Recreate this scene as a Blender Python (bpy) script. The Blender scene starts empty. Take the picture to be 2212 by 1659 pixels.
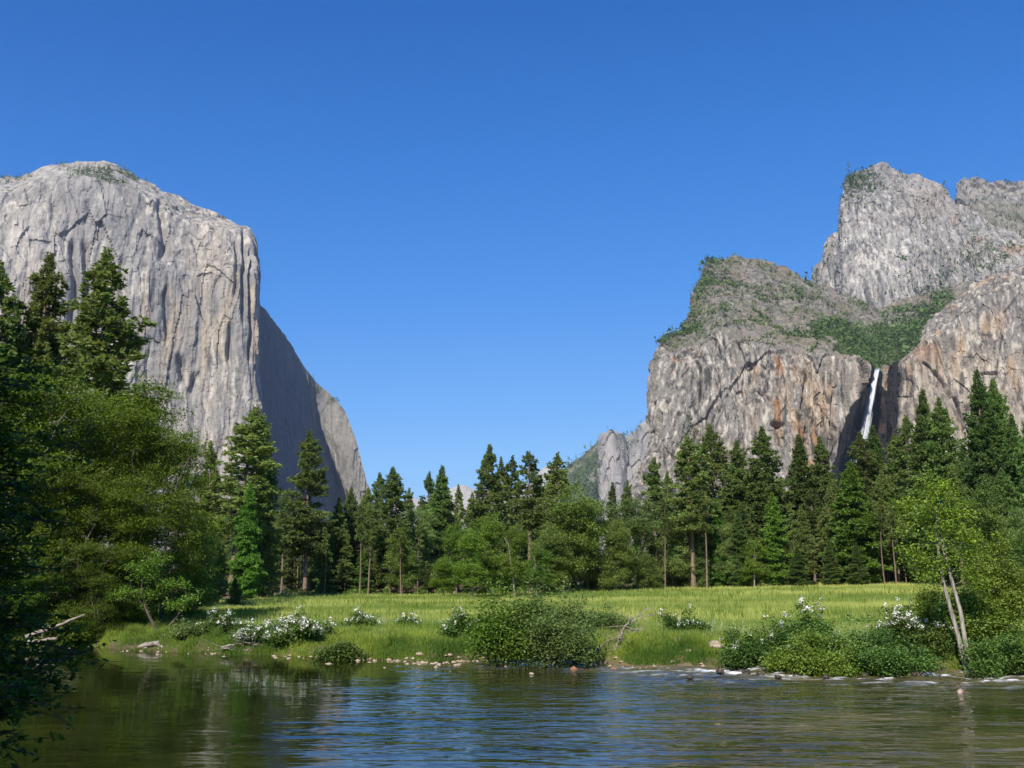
import bpy, math, random
import numpy as np

# ---------------------------------------------------------------- camera, sky, sun, exposure
SC = bpy.context.scene
COL = SC.collection
W0, H0 = 2212.0, 1659.0            # the photograph's measuring frame
FOC = 2212.0
CAMZ = 4.5
PITCH = math.radians(10.5)
cam = bpy.data.cameras.new("camera")
cam.sensor_width = 36.0
cam.lens = 36.0
cam.clip_start = 0.1
cam.clip_end = 60000
camo = bpy.data.objects.new("camera", cam)
COL.objects.link(camo)
camo.location = (0, 0, CAMZ)
camo.rotation_euler = (math.pi / 2 + PITCH, 0, 0)
SC.camera = camo

SUN_AZ = math.radians(18)           # to the left of straight behind the camera
SUN_EL = math.radians(42)
sdir = np.array([-math.sin(SUN_AZ) * math.cos(SUN_EL), -math.cos(SUN_AZ) * math.cos(SUN_EL), math.sin(SUN_EL)])
world = bpy.data.worlds.new("World")
SC.world = world
world.use_nodes = True
wn = world.node_tree
bg = wn.nodes["Background"]
sky = wn.nodes.new("ShaderNodeTexSky")
sky.sky_type = 'NISHITA'
sky.sun_disc = False
sky.sun_elevation = SUN_EL
sky.sun_rotation = math.atan2(sdir[0], sdir[1])
sky.altitude = 1200
sky.air_density = 1.0
sky.dust_density = 0.2
sky.ozone_density = 5.0
# the sky model's brightness drives a clear mountain-sky colour scale (deep blue overhead, paler low down)
bw = wn.nodes.new("ShaderNodeRGBToBW")
smr = wn.nodes.new("ShaderNodeMapRange"); smr.inputs['From Max'].default_value = 10.0
srp = wn.nodes.new("ShaderNodeValToRGB")
stops = [(0.09, (0.003, 0.100, 0.430)), (0.14, (0.006, 0.132, 0.521)), (0.185, (0.0215, 0.197, 0.675)), (0.27, (0.0606, 0.2996, 0.868)),
         (0.41, (0.1535, 0.4636, 1.049)), (0.55, (0.2688, 0.610, 1.117)), (0.875, (0.50, 0.75, 1.0)), (1.0, (0.80, 0.88, 0.95))]
for i, (ps, c) in enumerate(stops):
    e = srp.color_ramp.elements[i] if i < 2 else srp.color_ramp.elements.new(ps)
    e.position = ps; e.color = (*c, 1)
tintn = wn.nodes.new("ShaderNodeMix"); tintn.data_type = 'RGBA'; tintn.blend_type = 'MULTIPLY'
tintn.inputs['Factor'].default_value = 1.0
tintn.inputs['B'].default_value = (6.83, 6.83, 6.83, 1)
wn.links.new(sky.outputs[0], bw.inputs[0]); wn.links.new(bw.outputs[0], smr.inputs['Value']); wn.links.new(smr.outputs[0], srp.inputs[0])
wn.links.new(srp.outputs[0], tintn.inputs['A']); wn.links.new(tintn.outputs['Result'], bg.inputs[0])
bg.inputs[1].default_value = 0.10
sun = bpy.data.lights.new("sun", 'SUN')
sun.energy = 5.0
sun.angle = math.radians(0.5)
sun.color = (1.0, 0.93, 0.82)
suno = bpy.data.objects.new("sun", sun)
COL.objects.link(suno)
from mathutils import Vector
suno.rotation_euler = Vector(sdir).to_track_quat('Z', 'Y').to_euler()
suno.location = (-50, -50, 100)
SC.view_settings.view_transform = 'Standard'
SC.view_settings.look = 'None'
SC.view_settings.exposure = 0.55
SC.view_settings.gamma = 1.0
SC.render.engine = 'CYCLES'
cy = SC.cycles
cy.max_bounces = 6
cy.diffuse_bounces = 3
cy.glossy_bounces = 3
cy.transmission_bounces = 4
cy.transparent_max_bounces = 6
cy.volume_bounces = 0
cy.use_adaptive_sampling = True
cy.adaptive_threshold = 0.02
cy.use_denoising = True
cy.caustics_reflective = False
cy.caustics_refractive = False
HAZE = True

# ---------------------------------------------------------------- pixel -> world
CP, SP = math.cos(PITCH), math.sin(PITCH)
def P(u, v, D):
    """the point seen at (u, v) of the measuring frame at forward distance D"""
    u = np.asarray(u, float); v = np.asarray(v, float); D = np.asarray(D, float)
    dx = (u - W0 / 2) / FOC
    dz = -(v - H0 / 2) / FOC
    y = CP - SP * dz
    z = SP + CP * dz
    k = D / y
    return np.stack([dx * k, D + 0 * k, CAMZ + z * k], -1)
def on_plane(u, v, z=0.0):
    dx = (u - W0 / 2) / FOC; dz = -(v - H0 / 2) / FOC
    y = CP - SP * dz; zz = SP + CP * dz
    k = (z - CAMZ) / zz
    return dx * k, y * k

# ---------------------------------------------------------------- noise
def _hash(ix, iy, iz, seed):
    with np.errstate(over='ignore'):
        h = (ix.astype(np.uint32) * np.uint32(374761393) + iy.astype(np.uint32) * np.uint32(668265263)
             + iz.astype(np.uint32) * np.uint32(2147483647) + np.uint32(seed * 1274126177 & 0xffffffff))
        h = (h ^ (h >> np.uint32(13))) * np.uint32(1274126177)
        h = (h ^ (h >> np.uint32(16))) * np.uint32(2246822519)
        h = h ^ (h >> np.uint32(15))
    return h.astype(np.float64) / 4294967295.0
def noise(p, seed=0):
    i = np.floor(p).astype(np.int64); f = p - i
    f = f * f * f * (f * (f * 6 - 15) + 10)
    r = 0
    for a in (0, 1):
        wx = f[:, 0] if a else 1 - f[:, 0]
        for b in (0, 1):
            wy = f[:, 1] if b else 1 - f[:, 1]
            for c in (0, 1):
                wz = f[:, 2] if c else 1 - f[:, 2]
                r = r + wx * wy * wz * _hash(i[:, 0] + a, i[:, 1] + b, i[:, 2] + c, seed)
    return r * 2 - 1
def fbm(p, octv=4, seed=0, gain=0.5):
    r = 0; a = 1; t = 0
    for k in range(octv):
        r = r + a * noise(p * (2.03 ** k) + 17.3 * k, seed + k); t += a; a *= gain
    return r / t
def cells(p, seed=0, tilt=0.0):
    """nearest-cell random value and border distance (F2 - F1)"""
    i = np.floor(p).astype(np.int64)
    f1 = np.full(len(p), 9.0); f2 = np.full(len(p), 9.0); val = np.zeros(len(p)); til = np.zeros(len(p))
    for a in (-1, 0, 1):
        for b in (-1, 0, 1):
            for c in (-1, 0, 1):
                jx, jy, jz = i[:, 0] + a, i[:, 1] + b, i[:, 2] + c
                dx = jx + _hash(jx, jy, jz, seed) - p[:, 0]
                dy = jy + _hash(jx, jy, jz, seed + 1) - p[:, 1]
                dz = jz + _hash(jx, jy, jz, seed + 2) - p[:, 2]
                d = dx * dx + dy * dy + dz * dz
                v = _hash(jx, jy, jz, seed + 3)
                m = d < f1
                til = np.where(m, ((v * 7.13) % 1 - 0.5) * (dx - dy) * 2 + ((v * 13.7) % 1 - 0.5) * dz, til)
                f2 = np.where(m, f1, np.minimum(f2, d)); val = np.where(m, v, val); f1 = np.where(m, d, f1)
    if tilt: return val + tilt * til, np.sqrt(f2) - np.sqrt(f1)
    return val, np.sqrt(f2) - np.sqrt(f1)
def joints(p, scales, seed=0):
    """pillars parted by sharp upright grooves"""
    r = 0
    for k, (w, h, a) in enumerate(scales):
        r = r + a * (np.abs(noise(p * np.array([1 / w, 1 / w, 1 / h]), seed + 7 * k)) ** 0.75 - 0.4)
    return r
def sstep(x, a, b):
    t = np.clip((x - a) / (b - a), 0, 1)
    return t * t * (3 - 2 * t)
def in_poly(x, y, poly):
    r = np.zeros(x.shape, bool); n = len(poly)
    for k in range(n):
        x0, y0 = poly[k]; x1, y1 = poly[(k + 1) % n]
        c = ((y0 > y) != (y1 > y)) & (x < (x1 - x0) * (y - y0) / ((y1 - y0) + 1e-9) + x0)
        r ^= c
    return r
def blob(u, v, cu, cv, ru, rv):
    return np.exp(-(((u - cu) / ru) ** 2 + ((v - cv) / rv) ** 2))

# ---------------------------------------------------------------- meshes and objects
def mesh(name, V, F, mats, smooth=False, matidx=None, fattr=None, vcol=None):
    """F: list of (m, k) integer arrays (all faces with k corners)"""
    me = bpy.data.meshes.new(name)
    V = np.ascontiguousarray(V, np.float32)
    F = [np.asarray(f, np.int32) for f in F if len(f)]
    me.vertices.add(len(V)); me.vertices.foreach_set('co', V.ravel())
    loops = np.concatenate([f.ravel() for f in F])
    sizes = np.concatenate([np.full(len(f), f.shape[1], np.int32) for f in F])
    starts = np.concatenate([[0], np.cumsum(sizes)[:-1]]).astype(np.int32)
    me.loops.add(len(loops)); me.loops.foreach_set('vertex_index', loops.astype(np.int32))
    me.polygons.add(len(sizes)); me.polygons.foreach_set('loop_start', starts)
    for m in mats: me.materials.append(m)
    if matidx is not None: me.polygons.foreach_set('material_index', np.asarray(matidx, np.int32))
    me.update(calc_edges=True)
    me.polygons.foreach_set('use_smooth', np.full(len(sizes), bool(smooth)))
    if fattr:
        for k, a in fattr.items():
            at = me.attributes.new(k, 'FLOAT', 'FACE'); at.data.foreach_set('value', np.asarray(a, np.float32))
    if vcol:
        for k, a in vcol.items():
            a = np.asarray(a, np.float32)
            if a.ndim == 1:
                at = me.attributes.new(k, 'FLOAT', 'POINT'); at.data.foreach_set('value', a)
            else:
                at = me.attributes.new(k, 'FLOAT_COLOR', 'POINT')
                at.data.foreach_set('color', np.concatenate([a, np.ones((len(a), 1), np.float32)], 1).ravel())
    me.update()
    return me
def link(name, me, parent=None):
    o = bpy.data.objects.new(name, me); COL.objects.link(o)
    if parent: o.parent = parent
    return o
def tag(o, label=None, cat=None, group=None, kind=None):
    if label: o['label'] = label
    if cat: o['category'] = cat
    if group: o['group'] = group
    if kind: o['kind'] = kind
    return o
def empty(name, loc=(0, 0, 0), rz=0):
    o = bpy.data.objects.new(name, None); COL.objects.link(o)
    o.location = loc; o.rotation_euler = (0, 0, rz); o.empty_display_size = 0.3
    return o
def copy_tree(o):
    c = o.copy(); COL.objects.link(c)
    for ch in list(o.children):
        d = ch.copy(); COL.objects.link(d); d.parent = c
    return c
class MB:
    def __init__(s): s.v = []; s.f = {3: [], 4: []}; s.n = 0; s.mi = {3: [], 4: []}; s.ti = {3: [], 4: []}
    def add(s, V, F, mi=0, tint=None):
        F = np.asarray(F); k = F.shape[1]
        s.v.append(np.asarray(V, float)); s.f[k].append(F + s.n); s.n += len(V)
        s.mi[k].append(np.full(len(F), mi)); s.ti[k].append(np.zeros(len(F)) + (0.5 if tint is None else tint))
    def build(s, name, mats, smooth=False):
        V = np.concatenate(s.v)
        F = [np.concatenate(s.f[k]) for k in (3, 4) if s.f[k]]
        mi = np.concatenate([np.concatenate(s.mi[k]) for k in (3, 4) if s.f[k]])
        ti = np.concatenate([np.concatenate(s.ti[k]) for k in (3, 4) if s.f[k]])
        return mesh(name, V, F, mats, smooth, mi, {'tint': ti})
    def tubes(s, A, B, ra, rb, sides=5, mi=0, tint=None):
        """many separate tapered prisms at once"""
        A = np.asarray(A, float); B = np.asarray(B, float); n = len(A)
        if not n: return
        d = B - A; d /= (np.linalg.norm(d, axis=1, keepdims=True) + 1e-9)
        ref = np.where(np.abs(d[:, 2:3]) > 0.9, [[1.0, 0, 0]], [[0, 0, 1.0]])
        x = np.cross(d, ref); x /= (np.linalg.norm(x, axis=1, keepdims=True) + 1e-9)
        y = np.cross(d, x)
        a = np.arange(sides) * 2 * np.pi / sides
        c = np.cos(a)[None, :, None]; si = np.sin(a)[None, :, None]
        ring = x[:, None] * c + y[:, None] * si
        ra = np.broadcast_to(ra, n)[:, None, None]; rb = np.broadcast_to(rb, n)[:, None, None]
        V = np.concatenate([A[:, None] + ring * ra, B[:, None] + ring * rb], 1).reshape(-1, 3)
        k = np.arange(sides); k2 = (k + 1) % sides
        q = np.stack([k, k2, k2 + sides, k + sides], 1)
        F = (q[None] + (np.arange(n) * 2 * sides)[:, None, None]).reshape(-1, 4)
        s.add(V, F, mi, None if tint is None else np.repeat(tint, sides))
    def path(s, pts, rad, sides=8, mi=0, rough=0.0, rng=None):
        """one continuous tapered tube along a polyline"""
        pts = np.asarray(pts, float); n = len(pts)
        t = np.gradient(pts, axis=0); t /= np.linalg.norm(t, axis=1, keepdims=True)
        ref = np.array([0, 1.0, 0]) if abs(t[:, 2]).mean() > 0.6 else np.array([0, 0, 1.0])
        x = np.cross(t, ref); x /= np.linalg.norm(x, axis=1, keepdims=True); y = np.cross(t, x)
        a = np.arange(sides) * 2 * np.pi / sides
        r = np.asarray(rad, float)[:, None] * np.ones((1, sides))
        if rough: r = r * (1 + rough * rng.standard_normal(r.shape))
        V = (pts[:, None] + x[:, None] * (np.cos(a)[None, :, None]) * r[..., None] + y[:, None] * np.sin(a)[None, :, None] * r[..., None]).reshape(-1, 3)
        k = np.arange(sides); k2 = (k + 1) % sides
        F = np.concatenate([np.stack([k + i * sides, k2 + i * sides, k2 + (i + 1) * sides, k + (i + 1) * sides], 1) for i in range(n - 1)])
        s.add(V, F, mi)
        s.add(np.concatenate([V[-sides:], pts[-1:]]), np.stack([k, k2, np.full(sides, sides)], 1), mi)
        s.add(np.concatenate([V[:sides], pts[:1]]), np.stack([k2, k, np.full(sides, sides)], 1), mi)
def unit(n, rng):
    v = rng.standard_normal((n, 3)); return v / np.linalg.norm(v, axis=1, keepdims=True)

# ---------------------------------------------------------------- materials
def newmat(name):
    m = bpy.data.materials.new(name); m.use_nodes = True
    nt = m.node_tree; nt.nodes.clear()
    return m, nt, nt.nodes.new, nt.links.new
def leaf_mat(name, dark, light, transl=0.3, rough=0.55, spec=0.25, hue=0.025, val=0.35):
    m, nt, N, L = newmat(name)
    out = N('ShaderNodeOutputMaterial')
    at = N('ShaderNodeAttribute'); at.attribute_name = 'tint'
    mix = N('ShaderNodeMix'); mix.data_type = 'RGBA'
    mix.inputs['A'].default_value = (*dark, 1); mix.inputs['B'].default_value = (*light, 1)
    L(at.outputs['Fac'], mix.inputs['Factor'])
    oi = N('ShaderNodeObjectInfo')
    h = N('ShaderNodeHueSaturation')
    mr = N('ShaderNodeMapRange'); mr.inputs['To Min'].default_value = 0.5 - hue * 0.3; mr.inputs['To Max'].default_value = 0.5 + hue
    mv = N('ShaderNodeMapRange'); mv.inputs['To Min'].default_value = 1 - val * 0.5; mv.inputs['To Max'].default_value = 1 + val * 0.5
    ml = N('ShaderNodeMath'); ml.operation = 'MULTIPLY'; ml.inputs[1].default_value = 7.31
    fr = N('ShaderNodeMath'); fr.operation = 'FRACT'
    L(oi.outputs['Random'], mr.inputs['Value']); L(oi.outputs['Random'], ml.inputs[0]); L(ml.outputs[0], fr.inputs[0]); L(fr.outputs[0], mv.inputs['Value'])
    L(mr.outputs[0], h.inputs['Hue']); L(mv.outputs[0], h.inputs['Value']); L(mix.outputs['Result'], h.inputs['Color'])
    pb = N('ShaderNodeBsdfPrincipled'); pb.inputs['Roughness'].default_value = rough
    pb.inputs['Specular IOR Level'].default_value = spec
    L(h.outputs[0], pb.inputs['Base Color'])
    tr = N('ShaderNodeBsdfTranslucent')
    h2 = N('ShaderNodeHueSaturation'); h2.inputs['Hue'].default_value = 0.485; h2.inputs['Saturation'].default_value = 1.15; h2.inputs['Value'].default_value = 1.3
    L(h.outputs[0], h2.inputs['Color']); L(h2.outputs[0], tr.inputs['Color'])
    ms = N('ShaderNodeMixShader'); ms.inputs[0].default_value = transl
    L(pb.outputs[0], ms.inputs[1]); L(tr.outputs[0], ms.inputs[2]); L(ms.outputs[0], out.inputs[0])
    return m
def bark_mat(name, a, b, scale=(6, 6, 1.2), rough=0.9):
    m, nt, N, L = newmat(name)
    out = N('ShaderNodeOutputMaterial'); pb = N('ShaderNodeBsdfPrincipled'); pb.inputs['Roughness'].default_value = rough
    pb.inputs['Specular IOR Level'].default_value = 0.15
    tc = N('ShaderNodeTexCoord'); mp = N('ShaderNodeMapping'); mp.inputs['Scale'].default_value = scale
    nz = N('ShaderNodeTexNoise'); nz.inputs['Scale'].default_value = 1.5; nz.inputs['Detail'].default_value = 5; nz.inputs['Roughness'].default_value = 0.65
    cr = N('ShaderNodeValToRGB'); cr.color_ramp.elements[0].position = 0.35; cr.color_ramp.elements[1].position = 0.68
    cr.color_ramp.elements[0].color = (*a, 1); cr.color_ramp.elements[1].color = (*b, 1)
    L(tc.outputs['Object'], mp.inputs[0]); L(mp.outputs[0], nz.inputs['Vector']); L(nz.outputs['Fac'], cr.inputs[0]); L(cr.outputs[0], pb.inputs['Base Color'])
    bp = N('ShaderNodeBump'); bp.inputs['Strength'].default_value = 0.6; bp.inputs['Distance'].default_value = 0.05
    L(nz.outputs['Fac'], bp.inputs['Height']); L(bp.outputs[0], pb.inputs['Normal']); L(pb.outputs[0], out.inputs[0])
    return m
def rock_face_mat(name, scale=0.06, amt=0.28, bump=1.0, bdist=3.0, zs=0.25):
    """per-vertex rock colour broken up by fine grain and vertical streaks"""
    m, nt, N, L = newmat(name)
    out = N('ShaderNodeOutputMaterial'); pb = N('ShaderNodeBsdfPrincipled'); pb.inputs['Roughness'].default_value = 0.92
    pb.inputs['Specular IOR Level'].default_value = 0.1
    at = N('ShaderNodeAttribute'); at.attribute_name = 'Col'
    tc = N('ShaderNodeTexCoord'); mp = N('ShaderNodeMapping'); mp.inputs['Scale'].default_value = (scale, scale, scale * zs)
    nz = N('ShaderNodeTexNoise'); nz.inputs['Scale'].default_value = 1.0; nz.inputs['Detail'].default_value = 7; nz.inputs['Roughness'].default_value = 0.7
    L(tc.outputs['Object'], mp.inputs[0]); L(mp.outputs[0], nz.inputs['Vector'])
    mr = N('ShaderNodeMapRange'); mr.inputs['From Min'].default_value = 0.25; mr.inputs['From Max'].default_value = 0.75
    mr.inputs['To Min'].default_value = 1 - amt; mr.inputs['To Max'].default_value = 1 + amt
    L(nz.outputs['Fac'], mr.inputs['Value'])
    mu = N('ShaderNodeMix'); mu.data_type = 'RGBA'; mu.blend_type = 'MULTIPLY'; mu.inputs['Factor'].default_value = 1
    L(at.outputs['Color'], mu.inputs['A']); L(mr.outputs[0], mu.inputs['B']); L(mu.outputs['Result'], pb.inputs['Base Color'])
    bp = N('ShaderNodeBump'); bp.inputs['Strength'].default_value = bump; bp.inputs['Distance'].default_value = bdist
    L(nz.outputs['Fac'], bp.inputs['Height']); L(bp.outputs[0], pb.inputs['Normal']); L(pb.outputs[0], out.inputs[0])
    return m
def plain_mat(name, a, b, scale=4.0, rough=0.85, spec=0.2, bump=0.4):
    return bark_mat(name, a, b, (scale, scale, scale), rough)

M = {}
M['pine'] = leaf_mat('pine_needles', (0.075, 0.112, 0.030), (0.240, 0.295, 0.082), 0.42, hue=0.02, val=0.6)
M['fir'] = leaf_mat('fir_needles', (0.062, 0.108, 0.030), (0.205, 0.290, 0.078), 0.42, hue=0.02, val=0.6)
M['young'] = leaf_mat('young_needles', (0.075, 0.140, 0.022), (0.180, 0.290, 0.046), 0.35, val=0.3)
M['alder'] = leaf_mat('broad_leaves', (0.048, 0.078, 0.010), (0.150, 0.225, 0.030), 0.38, spec=0.14)
M['oak'] = leaf_mat('oak_leaves', (0.062, 0.100, 0.020), (0.205, 0.280, 0.056), 0.36)
M['mid'] = leaf_mat('mid_leaves', (0.065, 0.112, 0.014), (0.205, 0.295, 0.040), 0.38)
M['alderleaf'] = leaf_mat('alder_leaves', (0.105, 0.180, 0.018), (0.280, 0.390, 0.055), 0.42, hue=0.0, val=0.0)
M['bright'] = leaf_mat('bright_leaves', (0.085, 0.130, 0.018), (0.225, 0.300, 0.048), 0.38)
M['willow'] = leaf_mat('willow_leaves', (0.090, 0.135, 0.034), (0.250, 0.330, 0.095), 0.40)
M['shrub'] = leaf_mat('shrub_leaves', (0.040, 0.082, 0.016), (0.150, 0.228, 0.044), 0.34)
M['cliffveg'] = leaf_mat('cliff_shrub_leaves', (0.048, 0.074, 0.020), (0.125, 0.175, 0.042), 0.2)
M['flower'] = leaf_mat('white_petals', (0.62, 0.60, 0.50), (0.85, 0.84, 0.78), 0.2, hue=0.0, val=0.05)
M['grass'] = leaf_mat('meadow_blades', (0.140, 0.205, 0.036), (0.370, 0.400, 0.115), 0.38, hue=0.0, val=0.0)
M['bankgrass'] = leaf_mat('bank_blades', (0.060, 0.125, 0.014), (0.290, 0.360, 0.055), 0.42, hue=0.0, val=0.0)
M['reed'] = leaf_mat('reed_blades', (0.22, 0.28, 0.17), (0.42, 0.46, 0.34), 0.2, hue=0.0, val=0.0)
M['pinebark'] = bark_mat('pine_bark', (0.085, 0.060, 0.044), (0.270, 0.195, 0.140))
M['alderbark'] = bark_mat('alder_bark', (0.12, 0.105, 0.085), (0.42, 0.38, 0.32))
M['greybark'] = bark_mat('grey_bark', (0.07, 0.06, 0.05), (0.22, 0.19, 0.16))
M['darkbark'] = bark_mat('twig_bark', (0.045, 0.036, 0.028), (0.13, 0.105, 0.08))
M['dead'] = bark_mat('dead_wood', (0.14, 0.115, 0.09), (0.36, 0.31, 0.26), (3, 3, 3))
M['stone'] = plain_mat('river_stone', (0.20, 0.15, 0.11), (0.46, 0.36, 0.28), 3.0)
M['wetstone'] = plain_mat('wet_river_stone', (0.025, 0.022, 0.018), (0.10, 0.08, 0.06), 4.0, 0.25)
M['redstone'] = plain_mat('red_river_stone', (0.16, 0.07, 0.045), (0.34, 0.16, 0.10), 4.0)
M['cliff'] = rock_face_mat('granite', 0.07, 0.30, 0.9, 3.0)
M['cliffr'] = rock_face_mat('brown_granite', 0.11, 0.34, 0.5, 1.6, 0.16)

# ---------------------------------------------------------------- the ground
edge_px = [(-700, 1398), (-100, 1396), (60, 1396), (180, 1396), (300, 1406), (450, 1412), (560, 1415), (720, 1419), (850, 1427), (950, 1431),
           (1060, 1426), (1180, 1424), (1270, 1433), (1400, 1441), (1600, 1444), (1750, 1444), (1900, 1448), (2100, 1452), (2300, 1452), (2800, 1455)]
EDGE = np.array([on_plane(u, v) for u, v in edge_px])
def bank_y(x):
    x = np.asarray(x, float)
    return np.interp(x, EDGE[:, 0], EDGE[:, 1]) + 0.35 * np.sin(x * 1.7) + 0.25 * np.sin(x * 0.63 + 1)
def gz(x, y, nz=True):
    x = np.asarray(x, float); y = np.asarray(y, float)
    s = y - bank_y(x)
    up = 0.55 * sstep(s, -0.15, 0.7) + 0.38 * sstep(s, 0.8, 6)
    bed = -0.12 - 0.9 * sstep(-s, 0, 14)
    z = np.where(s > -0.15, up - 0.1, bed)
    near = 7.0 - y
    z = np.where(near > 0, np.maximum(-1.0 + 1.3 * sstep(near, -3, 1), 0) * 0 + 0.2 + 2.5 * sstep(near, 0, 7), z)
    z = np.where((near <= 0) & (near > -3), np.minimum(z, 0) * sstep(-near, 0, 3) + 0.2 * (1 - sstep(-near, 0, 3)) - 0.0, z)
    z = z + 2.2 * sstep(y, 60, 200) * sstep(x, -25, 80) + 0.02 * np.clip(y - 200, 0, 300)
    if nz:
        q = np.stack([x.ravel() * 0.35, y.ravel() * 0.35, 0 * x.ravel()], 1)
        z = z + 0.10 * noise(q, 3).reshape(z.shape) * (s > 0.3)
        z = z + 0.28 * np.maximum(0, noise(q * 2.2, 4)).reshape(z.shape) * sstep(s, 0.2, 1.0) * (1 - sstep(s, 3, 9))
    return z
def gz1(x, y): return float(gz(np.array([x]), np.array([y]))[0])
FOREST_Y = lambda x: np.interp(x, [-70, -45, -38, -10, 30, 70, 120], [75, 90, 172, 176, 184, 200, 205])
def build_ground():
    def axis(parts): return np.unique(np.concatenate(parts))
    xs = axis([np.linspace(-45, 45, 260), np.linspace(-140, 140, 200), np.linspace(-700, 700, 80), np.linspace(-16000, 16000, 60)])
    ys = axis([np.linspace(-30, 42, 60), np.linspace(42, 72, 110), np.linspace(72, 230, 130), np.linspace(230, 900, 50), np.linspace(-6000, 22000, 70)])
    X, Y = np.meshgrid(xs, ys, indexing='ij')
    Z = gz(X, Y)
    n, m = X.shape
    k = np.arange(n * m).reshape(n, m)
    F = np.stack([k[:-1, :-1].ravel(), k[1:, :-1].ravel(), k[1:, 1:].ravel(), k[:-1, 1:].ravel()], 1)
    x, y = X.ravel(), Y.ravel()
    s = y - bank_y(x)
    fy = FOREST_Y(x)
    q = np.stack([x * 0.018, y * 0.075, 0 * x], 1)
    mead = sstep(s, 0.4, 2.0) * (1 - sstep(y + 5 * noise(q * 6, 8), fy - 2, fy + 5))
    nn = fbm(q, 4, 5) * 0.5 + 0.5
    nn2 = fbm(q * 5, 3, 9) * 0.5 + 0.5
    t = np.clip(0.18 + sstep(y, 60, 110) * 0.5 + (nn - 0.5) * 3.6, 0, 1)[:, None]
    green = np.array([0.115, 0.190, 0.022]); yel = np.array([0.33, 0.36, 0.08])
    gcol = (green * (1 - t) + yel * t) * (0.8 + 0.4 * nn2[:, None])
    litter = np.array([0.11, 0.072, 0.042]) * (0.6 + 0.9 * nn2[:, None])
    bank = np.array([0.115, 0.085, 0.055]) * (0.6 + 0.8 * nn2[:, None])
    bed = np.array([0.10, 0.085, 0.045]) * (0.4 + 1.2 * nn2[:, None])
    base = np.where((y > fy)[:, None], litter, bank)
    base = np.where((s < -0.2)[:, None] & (y > 7)[:, None], bed, base)
    c = base * (1 - mead[:, None]) + gcol * mead[:, None]
    me = mesh('ground', np.stack([x, y, Z.ravel()], 1), [F], [rock_face_mat('earth', 2.0, 0.25, 0.5, 0.1, 1.0)], True, vcol={'Col': c})
    tag(link('ground', me), 'valley floor of meadow, forest litter and river bed', 'ground', kind='structure')
build_ground()

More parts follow.
